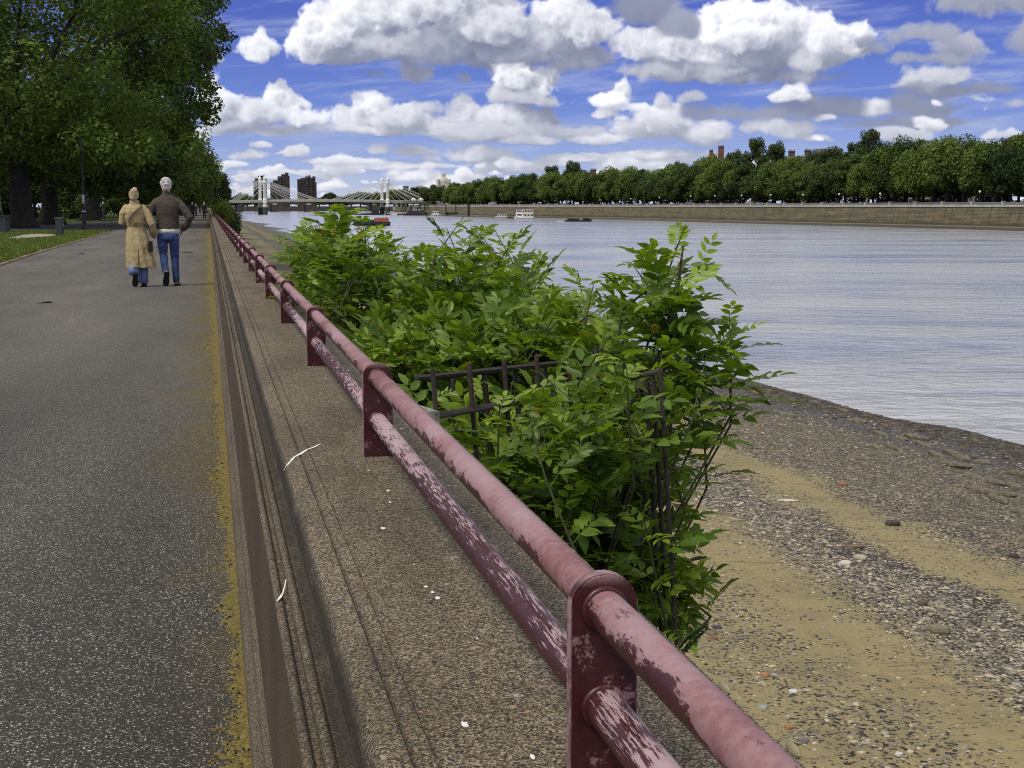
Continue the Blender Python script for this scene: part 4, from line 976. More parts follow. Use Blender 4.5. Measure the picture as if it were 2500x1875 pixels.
# trees beyond the bridge
beyond = [(575, 1750, 481), (592, 1800, 470), (604, 1760, 475), (622, 1900, 478), (780, 1900, 483), (805, 1850, 470), (818, 1900, 478), (840, 2000, 480), (858, 1900, 473), (880, 1800, 470), (905, 1750, 470), (925, 1700, 468), (950, 1650, 468), (975, 1600, 462), (995, 1520, 460), (760, 2100, 478), (700, 2100, 483), (660, 2000, 484), (1030, 1450, 458), (985, 1420, 464), (962, 1500, 464), (940, 1560, 470), (1060, 1340, 455), (1085, 1280, 452)]
beyond.sort()
for i, (px, d, top) in enumerate(beyond):
    p = dep(px, 504, d); h = (503.7-top)*d/FPX+.4
    place_tree(proto, p.x, p.y, 1.0, R.uniform(1.6, 2.1), R.random()*6, f'distant tree beyond the white bridge, {numword(i)} from the left', 'distant trees beyond the bridge', h/15.3)

# ------------------------------------------------------------------ buildings on the far bank
def windows(par, rects, y, z0, wall_y, mat=m_glass, fr=m_white):
    pass
def chimney(par, x, y, z0, w, dpt, h, mat, pots=4):
    mb = MB().box((x, y, z0+h/2), (w, dpt, h)).box((x, y, z0+h-.35), (w+.35, dpt+.35, .3)).box((x, y, z0+h+.06), (w+.2, dpt+.2, .14))
    c = mb.build('chimney', mat, par)
    pb = MB()
    for k in range(pots): pb.lathe([(.17, 0), (.14, .5), (.18, .55), (.16, .75)], (x-w/2+(k+.5)*w/pots, y, z0+h+.12), 8)
    pb.build('chimney_pot', m_brick, c)
def win(par, x, y, z, w, h, name='window'):
    f = MB().box((x, y-.06, z), (w+.3, .16, h+.3)).build(name, m_white, par)
    MB().box((x, y-.16, z), (w, .08, h)).build('pane', m_glass, f)
def facing(p): return atan2(p.x, p.y)  # yaw so that local -Y faces the camera
def mansion(name, lab, px0, px1, off, roof_top_px, eave_frac, mat, dep_m=14, gables=(), chim=(), storeys=5):
    d = bank((px0+px1)/2, off) if off < 400 else off
    a, b = dep(px0, 504, d), dep(px1, 504, d); mid = (a+b)/2; w = (b-a).length
    o = thing(name, lab, 'building', (mid.x, mid.y, 1.5), -facing(mid))
    s = d/FPX; H = (503.7-roof_top_px)*s-.13; ev = H*eave_frac
    MB().box((0, 0, ev/2), (w, dep_m, ev)).build('walls', mat, o)
    MB().prism([(-dep_m/2-.3, ev+.003), (dep_m/2+.3, ev+.003), (dep_m*.22, H), (-dep_m*.22, H)], 'x', -w/2-.15, w/2+.15).build('roof', m_slate, o)
    nb = max(3, int(w/3.2)); st = ev/storeys
    for k in range(nb):
        for j in range(storeys): win(o, -w/2+(k+.5)*w/nb, -dep_m/2, st*(j+.55), 1.2, st*.55)
    for (gx, gw, gtop) in gables:
        x = (gx-(px0+px1)/2)*s; gh = (503.7-gtop)*s-.13; hw = gw*s/2
        g = MB().prism([(x-hw, ev-3.5), (x+hw, ev-3.5), (x+hw, ev), (x+hw*.55, ev+(gh-ev)*.55), (x, gh), (x-hw*.55, ev+(gh-ev)*.55), (x-hw, ev)], 'y', -dep_m/2-.55, -dep_m/2+2).build('gable', m_brick, o)
        win(g, x, -dep_m/2-.55, ev+(gh-ev)*.3-.4, 1.3, min(2.0, (gh-ev)*.4+.6))
    for (cx_, cw, ctop, cbot) in chim:
        x = (cx_-(px0+px1)/2)*s; z1 = (503.7-ctop)*s-.13; z0 = (503.7-cbot)*s-2.2
        chimney(o, x, R.uniform(-2, 2), z0, cw*s, 1.3, z1-z0-.8, mat, max(2, int(cw*s/.6)))
    return o
mansion('gabled_mansion', 'red brick gabled mansion block with tall chimneys over the trees', 1692, 1800, 52, 395, .80, m_brick, 14, [(1738, 62, 374), (1708, 30, 404)], [(1734, 9, 365, 385), (1758, 14, 356, 385), (1709, 9, 394, 410)])
mansion('terrace_house', 'brown terrace with white windows and heavy chimneys between treetops', 1915, 1985, 52, 383, .8, m_brick_br, 12, [(1945, 22, 380)], [(1930, 16, 367, 392), (1968, 15, 365, 388)])
mansion('dormer_house', 'red dormered house with slate roof under an aerial mast', 1988, 2050, 52, 365, .76, m_brick, 12, [(2004, 20, 363)], [(2036, 5, 357, 372)])
mansion('long_terrace', 'long dark slate roofed terrace topped by a row of chimneys', 2155, 2330, 52, 369, .80, m_brick_br, 14, [], [(2183, 18, 358, 372), (2200, 9, 355, 372), (2214, 12, 363, 376), (2242, 21, 347, 372), (2270, 18, 353, 372), (2310, 25, 344, 370)])
mansion('corner_terrace', 'dark brick corner terrace with stepped parapet and clustered chimneys', 2332, 2430, 52, 356, .86, m_brick_br, 14, [(2344, 20, 352)], [(2362, 23, 351, 372), (2392, 11, 354, 368), (2414, 8, 358, 368)])
mansion('small_brick_house', 'brick house with one square red chimney above the tree line', 1425, 1462, 52, 428, .8, m_brick, 10, [], [(1448, 14, 412, 432)])
mansion('grey_roof_house', 'long low grey roofed block peeping over distant trees', 1128, 1200, 52, 449, .72, m_cream, 12, [], [(1160, 4, 446, 452)], 4)
mansion('dark_block', 'dark flat block with flagpole beyond the end of the bridge', 984, 998, 1700, 454, .97, m_brick_dk, 10, [], [], 6)
p = dep(1083, 504, 1340); s = 1340/FPX
o = thing('domed_tower', 'cream stone domed tower standing alone above the distant trees', 'tower', (p.x, p.y, 1.5), -facing(p), scale=(1.12, 1.12, 1.16))
MB().box((0, 0, 8.5), (11.6, 11.6, 17)).build('walls', m_cream, o)
mb = MB()
for sx in (-1, 1):
    for sy in (-1, 1): mb.lathe([(1.35, 16), (1.35, 20.4), (1.5, 20.6), (1.25, 21.6), (.4, 22.3)], (sx*4.6, sy*4.6, 0), 10)
mb.build('corner_turret', m_cream, o)
MB().lathe([(4.9, 17), (4.9, 19.6), (5.1, 19.8), (4.5, 22), (2.4, 23.2), (2.4, 23.4)], (0, 0, 0), 16).build('dome', m_cream, o, False)
MB().lathe([(1.75, 23.2), (1.75, 26.0), (1.95, 26.2), (1.2, 27.0), (.3, 27.3)], (0, 0, 0), 12).build('lantern', m_cream, o)
for k in range(3): win(o, -3.6+3.6*k, -5.8, 14, 1.3, 2.6)
# three brown tower blocks beyond the bridge
m_tower, t, b = newmat('tower_brick'); p = obc(t); x, y, z = t.xyz(p)
fz = t.m('FRACT', t.m('DIVIDE', z, 2.9)); fx_ = t.m('FRACT', t.m('DIVIDE', x, 2.4))
wn = t.m('MULTIPLY', t.m('MULTIPLY', t.m('GREATER_THAN', fz, .38), t.m('LESS_THAN', fz, .82)), t.m('MULTIPLY', t.m('GREATER_THAN', fx_, .22), t.m('LESS_THAN', fx_, .74)))
t.put(b.inputs['Base Color'], t.mix(wn, t.ramp(t.noise(p, .2, 4), [(.3, (.042, .032, .029)), (.7, (.066, .050, .044))]), t.ramp(t.noise(t.vm('MULTIPLY', p, (.4, .4, .34)), 1.0, 1), [(.4, (.022, .02, .022)), (.58, (.035, .033, .035)), (.66, (.20, .18, .17))])))
b.inputs['Roughness'].default_value = .85
def tower_block(lab, segs, d, bx):
    mid = (segs[0][0]+segs[-1][1])/2; p = dep(mid, 504, d); s = d/FPX
    o = thing('tower_block', lab, 'tower block', (p.x, p.y, 0), -facing(p), group='brown brick tower blocks beyond the bridge')
    for i, (x0, x1, top) in enumerate(segs):
        h = (503.7-top)*s+1.37; w = (x1-x0)*s; x = ((x0+x1)/2-mid)*s; dy = (i % 2)*1.3; wb = MB()
        wb.box((x, dy, h/2), (w-.02, 20-.4*i, h))
        for f in range(2, int(h/2.9)): wb.box((x, dy-10.1+.2*i, f*2.9+.45), (w*.9, .5, .9))
        wb.build('stepped_wing', m_tower, o)
    return o
tower_block('brown tower block directly behind the left bridge pylon', [(620, 624, 443), (624, 632, 436), (632, 640, 430), (640, 648, 429), (648, 652.5, 437)], 2300, 0)
tower_block('tallest stepped brown tower block between the bridge pylons', [(661, 668, 445), (668, 679, 440.5), (679, 688, 431), (688, 697, 426), (697, 705.5, 422), (705.5, 708, 430)], 2350, 0)
tower_block('squarer brown tower block third from the left behind the cables', [(727, 735, 438), (735, 746, 435), (746, 754, 431.5), (754, 759, 428.5), (759, 764, 434), (764, 771, 431), (771, 773.5, 445)], 2400, 0)

# ------------------------------------------------------------------ bridges
BA = Vector((48.5, 1318, 0)); BD = Vector((115, 32, 0)).normalized(); ang = atan2(BD.y, BD.x)
br = thing('suspension_bridge', 'white cable stayed bridge with paired ornate pylons across the river', 'bridge', BA, ang)
SPAN = 119.4
def dz(x): return 6.9+1.1*math.exp(-((x-SPAN/2)/70)**2)-.010*max(0, abs(x-SPAN/2)-SPAN/2)
xs = np.linspace(-60, SPAN+58, 60)
mb = MB()
mb.loft([[(x, -6.0, dz(x)-2.5), (x, 6.0, dz(x)-2.5), (x, 6.0, dz(x)-.9), (x, -6.0, dz(x)-.9)] for x in xs]); mb.build('deck', m_deck, br)
for sy in (-1, 1):
    mb = MB(); mb.loft([[(x, sy*6.0-.15, dz(x)-1.3), (x, sy*6.0+.15, dz(x)-1.3), (x, sy*6.0+.15, dz(x)), (x, sy*6.0-.15, dz(x))] for x in xs])
    for x in np.linspace(-58, SPAN+56, 70): mb.box((x, sy*6.0-sy*0+(-.2 if sy < 0 else .2), dz(x)-.75), (.35, .25, 1.7))
    mb.build('parapet', m_cream, br)
mb = MB()
for x in np.linspace(-58, SPAN+56, 58): mb.box((x, 0, dz(x)-2.75), (.4, 11.6, .7))
mb.build('cross_girders', m_pier, br)
for tx in (0, SPAN):
    zt = dz(tx)
    for sy in (-1, 1):
        y = sy*6.9
        MB().lathe([(2.3, -8), (2.2, .6)], (tx, y, 0), 12).build('pier', m_pier, br)
        MB().lathe([(2.25, .6), (2.5, 1.0), (2.5, 1.6), (2.0, 2.2), (1.7, 4.2), (2.0, 4.5)], (tx, y, 0), 12).build('pier_cap', m_cream, br)
        c = MB()
        c.lathe([(2.0, 4.5), (2.0, zt+.3), (1.75, zt+.7), (1.6, zt+1.6)], (tx, y, 0), 8)
        for k in range(8): c.tube([(tx+1.3*cos(k*pi/4), y+1.3*sin(k*pi/4), zt+1.4), (tx+1.15*cos(k*pi/4), y+1.15*sin(k*pi/4), 22.6)], .27, 6)
        c.lathe([(.85, zt+1.4), (.75, 22.6)], (tx, y, 0), 8)
        for zz in (11.5, 15, 18.5): c.lathe([(1.45, zz-.18), (1.55, zz), (1.45, zz+.18)], (tx, y, 0), 8)
        col = c.build('pylon', m_white, br)
        MB().lathe([(1.3, 22.3), (1.75, 22.8), (1.75, 23.4), (1.35, 23.8), (1.3, 25.3), (1.6, 25.6), (1.5, 26.6), (1.0, 27.6), (.45, 28.4), (.5, 28.6), (.15, 28.9)], (tx, y, 0), 12).build('cupola', m_white, col)
        MB().lathe([(.13, 28.8), (.10, 30.6), (.02, 32.0)], (tx, y, 0), 6).build('finial', m_white, col)
    for zz, hh in ((24.0, .9), (21.6, .5), (16.0, .5)): MB().box((tx, 0, zz), (.7, 12.4, hh)).build('cross_beam', m_white, br)
    for sy in (-1, 1):
        for sx in (-1, 1):
            for k, (L, zz) in enumerate(((13, 19.8), (25, 21.4), (37, 23.0), (49, 24.2))):
                if sx*L+tx < -58 or sx*L+tx > SPAN+56: continue
                xa = tx+sx*1.0; xb = tx+sx*L
                for dzz in (0, .75):
                    if k == 0 and dzz: continue
                    MB().tube([(xa, sy*6.5, zz+dzz), (xb+sx*dzz*2.2, sy*6.35, dz(xb)-.1)], .13, 5).build('stay_cable', m_white, br)
p = dep(575, 504, 1950); q = dep(900, 504, 2020)
v = q-p; ob = thing('arch_bridge', 'low dark iron arch bridge seen beneath the white bridge', 'bridge', (p.x, p.y, 0), atan2(v.y, v.x)); L = v.length
npier = 5; step = (748-584)/2/ (900-575)*L; x0 = (584-575)/(900-575)*L
MB().box((L/2-10, 0, 5.6), (L+80, 12, 1.6)).build('deck', m_brick_dk, ob)
for k in range(-1, npier):
    x = x0+k*step
    MB().box((x, 0, -1.5), (7.5, 16, 10)).build('pier', m_pier, ob); MB().box((x, 0, 4.4), (6.0, 15, 2.0)).build('pier_cap', m_deck, ob)
    poly = [(x+3.0, 4.8), (x+step-3.0, 4.8)]+[(x+step-3.0-(step-6)*i/14, 1.2+3.1*sin(pi*i/14)) for i in range(15)]
    MB().prism(poly, 'y', -6.2, 6.2).build('arch', m_brick_dk, ob)

mb = MB(); a_, b_ = dep(430, 504, 2120), dep(960, 504, 2260); mb.add([(a_.x, a_.y, -7), (b_.x, b_.y, -7), (b_.x, b_.y, 1.2), (a_.x, a_.y, 1.2), (a_.x-60, a_.y+900, 2.0), (b_.x+200, b_.y+900, 2.0)], [(0, 1, 2, 3), (3, 2, 5, 4)])
tag(mb.build('distant_bank', m_mud, fixn=False), kind='structure')
# ------------------------------------------------------------------ boats
def hull_mb(L, B, H, bow=.35, sheer=.3, n=10):
    mb = MB(); rings = []
    for i in range(n+1):
        u = i/n; x = -L/2+L*u; w = B/2*(1-max(0, (u-(1-bow))/bow)**2.2) if u > 1-bow else B/2*(.86+.14*min(1, u/.15)); w = max(w, .04)
        z1 = H+sheer*max(0, (u-.5)*2)**2
        rings.append([(x, -w*.72, -.4), (x, w*.72, -.4), (x, w, H*.45), (x, w*1.02, z1), (x, -w*1.02, z1), (x, -w, H*.45)])
    return mb.loft(rings)
def boat(name, lab, px, yb, rz, L, B, H, hullm, cabins=(), group=None, cat='boat', flip=1):
    p = onz(px, yb, -6.0); o = thing(name, lab, cat, (p.x, p.y, -6.02), rz, group)
    hull_mb(L, B, H).build('hull', hullm, o)
    for (x, l, w, z, h, m) in cabins:
        c = MB().box((x, 0, z+h/2), (l, w, h)).build('cabin', m, o)
        MB().box((x, 0, z+h+.06), (l+.3, w+.3, .12)).build('cabin_roof', m, c)
        nb = max(2, int(l/1.5))
        for k in range(nb):
            for sy in (-1, 1): MB().box((x-l/2+(k+.5)*l/nb, sy*(w/2+.01), z+h*.6), (l/nb*.66, .08, h*.42)).build('window', m_glass, c)
        for sx in (-1, 1): MB().box((x+sx*(l/2+.01), 0, z+h*.62), (.08, w*.7, h*.4)).build('window', m_glass, c)
    return o
# white double-decker on the mud
p = onz(1280, 535, -6.0); az = -facing(p)
o = thing('river_boat', 'white two-deck passenger boat aground by the far wall', 'boat', (p.x, p.y, -6), az+pi)
hull_mb(11.5, 4.4, 1.3, .25, .2).build('hull', m_white, o)
MB().box((0, 0, -.1), (11.7, 4.5, .4)).build('waterline_band', m_black, o)
MB().box((2.8, 0, 2.3), (4.4, 4.1, 2.2)).build('lower_cabin', m_white, o); MB().box((-2.4, 0, 2.15), (5.6, 4.0, 1.9)).build('lower_saloon', m_cream, o)
MB().box((3.0, 0, 4.4), (3.6, 3.8, 1.95), 0, .96).build('wheelhouse', m_white, o); MB().box((-2.0, 0, 5.5), (6.6, 4.0, .16)).build('canopy', m_white, o)
mb = MB()
for x in (-5.1, -3.4, -1.7, 0, 1.0):
    for sy in (-1, 1): mb.box((x, sy*1.9, 4.4), (.22, .12, 2.1))
mb.box((-2.4, 1.92, 3.55), (5.6, .08, .7)).box((-2.4, -1.92, 3.55), (5.6, .08, .7)); mb.build('upper_rail', m_white, o)
for sy in (-1, 1):
    MB().box((2.8, sy*2.06, 2.5), (2.8, .06, .8)).build('window', m_glass, o); MB().box((3.0, sy*1.91, 4.65), (3.0, .06, .75)).build('window', m_glass, o)
    for k in range(3): MB().box((-4.4+1.9*k, sy*2.01, 2.35), (1.1, .06, .9)).build('window', m_glass, o)
boat('houseboat', 'small pale cabin boat left of the white two-deck boat', 1224, 531, az+pi, 8, 3, .7, m_cream, [(-.3, 6.2, 2.6, .6, 1.7, m_white)])
boat('work_raft', 'low muddy raft between the cabin boat and the white boat', 1250, 533.5, az, 6, 2.6, .5, m_pier, [(-1, 1.6, 1.4, .5, .6, m_brick_br)])
boat('motor_launch', 'long low dark launch with white wash moving below the far wall', 1412, 541, az, 13, 2.6, .9, m_black, [(3.8, 3.0, 1.9, .8, .8, m_black), (-2.5, 5.5, 1.9, .8, .55, m_pier)])
p = onz(1398, 540.7, -6); mb = MB()
for k in range(18): mb.box((R.uniform(-7, 3), R.uniform(-1.7, -1.2), .08), (R.uniform(.5, 1.6), .35, .22), R.uniform(-.2, .2))
wk = mb.build('wash', m_white, loc=(p.x, p.y, -6)); wk.rotation_euler = (0, 0, az); tag(wk, kind='stuff', label='white foam along the side of the dark launch')
# red barge half hidden by the leaves
p = onz(908, 551, -6); o = thing('red_barge', 'dark barge with rust red stern anchored mid river behind the leaves', 'barge', (p.x, p.y, -6.02), radians(168), scale=1.12)
hull_mb(12.5, 4.2, 1.4, .3, .6).build('hull', m_black, o)
MB().box((-3.3, 0, 1.95), (4.6, 4.0, 1.35)).build('stern_house', m_rust, o); MB().box((2.2, 0, 1.7), (5.6, 3.2, .8)).build('hatch', m_pier, o)
mb = MB()
for k in range(7): mb.box((R.uniform(-5.2, -1.4), R.uniform(-1.6, 1.6), 2.62+R.random()*.2), (.6, .6, .4), R.random())
mb.build('deck_gear', m_cream, o)
MB().tube([(-5, 0, 2.6), (-5, 0, 4.4)], .07, 6).build('mast', m_black, o)
boat('dinghy', 'tiny dark dinghy tied beside the red barge', 930, 548.5, radians(170), 3.2, 1.4, .5, m_brick_br, [(0, .8, .8, .4, .4, m_cream)])
boat('grey_barge', 'small grey boat seen through the leaves left of the barge', 856, 541, radians(170), 7, 2.6, .9, m_parapet_lo, [(-.5, 4, 2.2, .8, 1.2, m_parapet_lo)])
# moored boats by the pier under the right pylon
moor = [(876, 524.3, 9, 1.0, m_black, 2.2, m_white, 'white wheelhouse boat first from the left under the bridge deck'), (902, 524.4, 13, 1.4, m_black, 1.8, m_white, 'wide white cabin boat with black hull left of the right pylon'),
        (918, 524.5, 12, 1.6, m_black, 2.0, m_black, 'all black barge close beside the right pylon'), (955, 524.6, 9, 1.0, m_black, 1.4, m_cream, 'low cream boat just right of the pylon base'),
        (968, 524.7, 10, 1.0, m_white, 1.2, m_white, 'white yacht hull moored under the bridge end'), (984, 524.9, 10, 1.2, m_black, 1.0, m_white, 'black hulled cruiser with white coachroof beside the yacht'),
        (1066, 526.8, 9, 1.1, m_cream, 2.6, m_white, 'tall white cabin cruiser at the right end of the pontoon')]
for (px, yb, L, H, hm, ch, cm2, lab) in moor:
    boat('moored_boat', lab, px, yb, az+R.uniform(-.15, .15), L, 3.2, H, hm, [(-L*.05, L*.55, 2.5, H-.1, ch, cm2)], 'boats moored at the pier')
for i, (px, h, lab) in enumerate([(961, 12, 'bare mast by the low cream boat'), (1056, 9, 'bare mast rising from the pontoon cruiser')]):
    p = onz(px, 520, -6)
boat('pier_barge', 'large dark house barge with white roof moored at the pier', 1018, 525.6, az, 18, 5, 1.8, m_black, [(-1, 12.5, 4.4, 1.7, 2.3, m_pier), (0, 6.8, 3.4, 4.1, .9, m_white)])
pd = onz(1045, 524, -6).y; s = pd/FPX
p = onz(1050, 526.4, -6); o = thing('river_pier', 'dark floating pier with canopy, piles and pontoon beside the bridge', 'pier', (p.x, p.y, -6), az)
MB().box((2, 0, .35), (46, 4, .7)).build('pontoon', m_pier, o)
MB().box((-14, 3, 11.2), (18, 5, .35)).box((2, 3, 10.6), (14, 4, .3)).build('canopy', m_black, o)
mb = MB()
for k, x in enumerate((-22, -15, -8, -1, 5)): mb.box((x, 3, 5.4), (.35, .35, 10.6))
mb.build('canopy_posts', m_pier, o)
MB().tube([(5, 3, 10.9), (8, 3, 10.6), (9.4, 3, 9.2), (9.6, 3, 7.4)], .45, 8).build('gangway_hood', m_cream, o)
for x in (-10, 13, 21): MB().tube([(x, -2.4, -1), (x, -2.4, 8.6 if x > 12 else 6)], .42, 8).build('pile', m_black, o)
for k, x in enumerate((-13.5, -7.5)):
    k_ = MB().box((x, 3, 12.2), (3.4, 3.2, 1.5)).build('kiosk', m_cream, o); MB().lathe([(2.3, 0), (1.0, .9), (.1, 1.3)], (x, 3, 12.96), 8).build('kiosk_roof', m_white, k_)
mb = MB().box((17, .2, 1.7), (9, 2.6, 2.0)); mb.build('pontoon_shed', m_pier, o)
p = onz(1143, 529, -6); tag(MB().tube([(0, 0, -2), (0, 0, 9)], .8, 8).build('mooring_pile', m_black, loc=(p.x, p.y-2, -6)), 'thick black mooring pile standing alone before the far wall', 'pile')

# ------------------------------------------------------------------ vehicles and lamps on the far embankment
def vehicle(name, lab, cat, px, d, prof, W_, paint, wins, rz=0.0, wheels=(-1.45, 1.4), group='vehicles on the far embankment'):
    p = dep(px, 504, bank(px, d)); o = thing(name, lab, cat, (p.x, p.y, 1.56), -facing(p)+rz, group)
    MB().prism(prof, 'y', -W_/2, W_/2).build('body', paint, o)
    for poly in wins:
        for sg in (-1, 1): MB().prism(poly, 'y', sg*(W_/2-.05), sg*(W_/2+.02)).build('window', m_glass, o)
    for wx in wheels:
        for sy in (-1, 1): MB().tube([(wx, sy*(W_/2-.2), .33), (wx, sy*(W_/2+.02), .33)], .33, 14).build('wheel', m_black, o)
    return o
VAN = [(-2.4, .35), (2.4, .35), (2.45, .95), (2.1, 1.15), (1.45, 1.95), (1.2, 2.15), (-2.3, 2.2), (-2.42, 1.9)]; VANW = [[(1.05, 1.2), (1.85, 1.2), (1.38, 1.85), (1.05, 1.85)], [(.0, 1.25), (.9, 1.25), (.9, 1.85), (.0, 1.85)]]
CAR = [(-2.1, .3), (2.1, .3), (2.15, .7), (1.2, .92), (.55, 1.4), (-1.0, 1.45), (-1.75, 1.0), (-2.15, .9)]; CARW = [[(-1.45, .98), (-.2, .98), (-.2, 1.36), (-.95, 1.36)], [(-.1, .98), (.95, .98), (.5, 1.33), (-.1, 1.36)]]
TRK = [(-3.2, .6), (3.2, .6), (3.2, 1.6), (2.9, 2.5), (1.6, 2.5), (1.6, 1.0), (1.3, 1.0), (1.3, 3.3), (-3.2, 3.3)]; TRKW = [[(1.9, 1.6), (3.0, 1.6), (2.8, 2.35), (1.9, 2.35)]]
vehicle('white_van', 'white van parked left among the embankment trees behind the parapet', 'van', 1682, 5.5, VAN, 1.9, m_white, VANW, 2.8)
vehicle('silver_van', 'silver van nearest the white shelters on the embankment', 'van', 1833, 5.5, VAN, 1.9, M1('silver_paint', (.42, .44, .47)), VANW, .2)
vehicle('box_truck', 'white box truck far along the embankment road', 'truck', 1203, 5.5, TRK, 2.3, m_white, TRKW, 2.9, (-2, 2.2))
dk = M1('dark_car_paint', (.05, .06, .07)); gr = M1('grey_car_paint', (.26, .28, .30))
vehicle('grey_car', 'grey car passing at the right end of the parapet', 'car', 2478, 5.5, CAR, 1.8, gr, CARW, .1)
vehicle('dark_car', 'dark saloon car under the trees beside the portico', 'car', 2325, 5.5, CAR, 1.8, dk, CARW, .1)
vehicle('black_car', 'black car just left of the orange barrels', 'car', 2412, 5.5, CAR, 1.8, m_black, CARW, 3.0)
vehicle('pale_car', 'pale car far behind the parapet above the launch', 'car', 1468, 5.5, CAR, 1.8, m_white, CARW, 2.9)
vehicle('small_white_car', 'small white car low behind the middle of the parapet', 'car', 2036, 5.5, CAR, 1.8, m_white, CARW, .0)
for i, px in enumerate((2438, 2446, 2456)):
    p = dep(px, 504, bank(px, 3.2)); o = thing('traffic_barrel', ['leftmost', 'middle', 'rightmost'][i]+' of three orange barrels beside the embankment road', 'barrel', (p.x, p.y, 1.56), group='orange barrels on the embankment')
    MB().lathe([(.5, 0), (.48, .1), (.40, .12), (.36, 1.15), (.2, 1.2)], n=12).build('body', m_orange, o); MB().lathe([(.392, .45), (.378, .72)], n=12).build('reflective_band', m_white, o)
for i, px in enumerate([1686, 1745, 1810, 1881, 1960, 2048, 2148, 2391, 1610, 1540, 1465]):
    dd = bank(px, 1.2); p = dep(px, 504, dd)
    zt = np.interp(px, [1400, 1686, 2148, 2391], [491, 479, 473, 468]); h = (503.7-zt)*dd/FPX+1.37-1.5
    o = thing('embankment_lamp', f'small globe lamp on the far parapet, {ordn[i]} of the far bank lamps listed leftward and rightward', 'street lamp', (p.x, p.y, 1.5), group='globe lamps along the far parapet')
    MB().tube([(0, 0, 0), (0, 0, h*.5), (0, 0, h-.3)], [.16, .09, .07], 8).build('post', m_lampm, o)
    MB().ell((0, 0, h), (.42, .42, .45)).build('globe', m_white, o, True)
lm = sorted([o for o in COL.objects if o.name.startswith('embankment_lamp') and o.parent is None], key=lambda o: -o.location.x/o.location.y)
for i, o in enumerate(lm): o['label'] = f'white globe lamp along the far parapet, {ordn[i]} lamp from the right'
# white shelters, portico and arches under the far trees
p = dep(1765, 504, bank(1765, 16)); o = thing('glazed_shelter', 'long white framed glass shelter under the embankment trees', 'shelter', (p.x, p.y, 1.5), -facing(p))
mb = MB()
for k in range(9): mb.box((-8+2*k, 0, 1.4), (.22, .22, 2.8))
mb.box((0, 0, 2.85), (17, 2.6, .22)); mb.box((0, 0, 1.2), (16, .1, .12)); mb.build('frame', m_white, o)
MB().box((0, .1, 1.4), (15.8, .05, 2.5)).build('glass', m_glass, o)
p = dep(2312, 504, bank(2312, 20)); o = thing('portico', 'pale pillared doorway half hidden under the far trees', 'portico', (p.x, p.y, 1.5), -facing(p))
MB().box((0, 1.6, 3), (8, 2.5, 6)).build('wall', m_brick_br, o)
mb = MB().box((0, 0, 3.7), (4.6, 1.8, .5)).prism([(-2.3, 3.95), (2.3, 3.95), (0, 5.0)], 'y', -.8, .3)
for x in (-1.8, -.8, .8, 1.8): mb.lathe([(.26, 0), (.2, .2), (.18, 3.2), (.26, 3.45)], (x, -.5, 0), 8)
mb.build('columns', m_cream, o); win(o, 3.2, .35, 2, .8, 1.6); win(o, -3.2, .35, 2, .8, 1.6)
p = dep(2425, 504, bank(2425, 18)); o = thing('arched_front', 'white striped arched shopfront behind the orange barrels', 'building', (p.x, p.y, 1.5), -facing(p))
MB().box((0, 3, 2.6), (9.5, 5, 5.2)).build('wall', m_brick_dk, o); mb = MB()
for x in (-3.4, -.3, 2.9):
    for k in range(5): mb.box((x, .4, .35+k*.72), (.75, .35, .42))
for cx_ in (-1.85, 1.3): mb.tube([(cx_+1.35*cos(pi*k/8), .4, 2.9+1.0*sin(pi*k/8)) for k in range(9)], .2, 6)
mb.box((-.2, .4, 4.35), (8.6, .4, .35)); mb.build('arch_trim', m_white, o)

# ------------------------------------------------------------------ park furniture
p = onz(18, 567, 0); o = thing('square_bin', 'dark square litter bin at the left edge of the verge', 'bin', (p.x-.35, p.y, 0), radians(-12))
MB().box((0, 0, .42), (.82, .70, .84)).build('body', m_bin, o); MB().box((0, 0, .875), (.90, .78, .06)).build('lid', m_bin, o)
MB().box((.414, 0, .70), (.01, .5, .15)).box((0, -.354, .70), (.5, .01, .15)).build('slot', m_black, o); MB().box((-.33, -.356, .80), (.13, .008, .06)).build('sticker', m_sticker, o)
p = onz(146, 575, 0); o = thing('round_bin', 'slim dark post bin standing on the grass verge', 'bin', (p.x, p.y, 0), radians(-10))
MB().box((0, 0, .40), (.30, .26, .80)).box((.16, 0, .42), (.05, .2, .7)).build('body', m_bin, o); MB().box((.02, 0, .825), (.40, .32, .045)).build('lid', M1('lid_grey', (.12, .13, .125)), o); MB().box((.186, -.05, .50), (.01, .06, .10)).build('sticker', m_sticker, o)
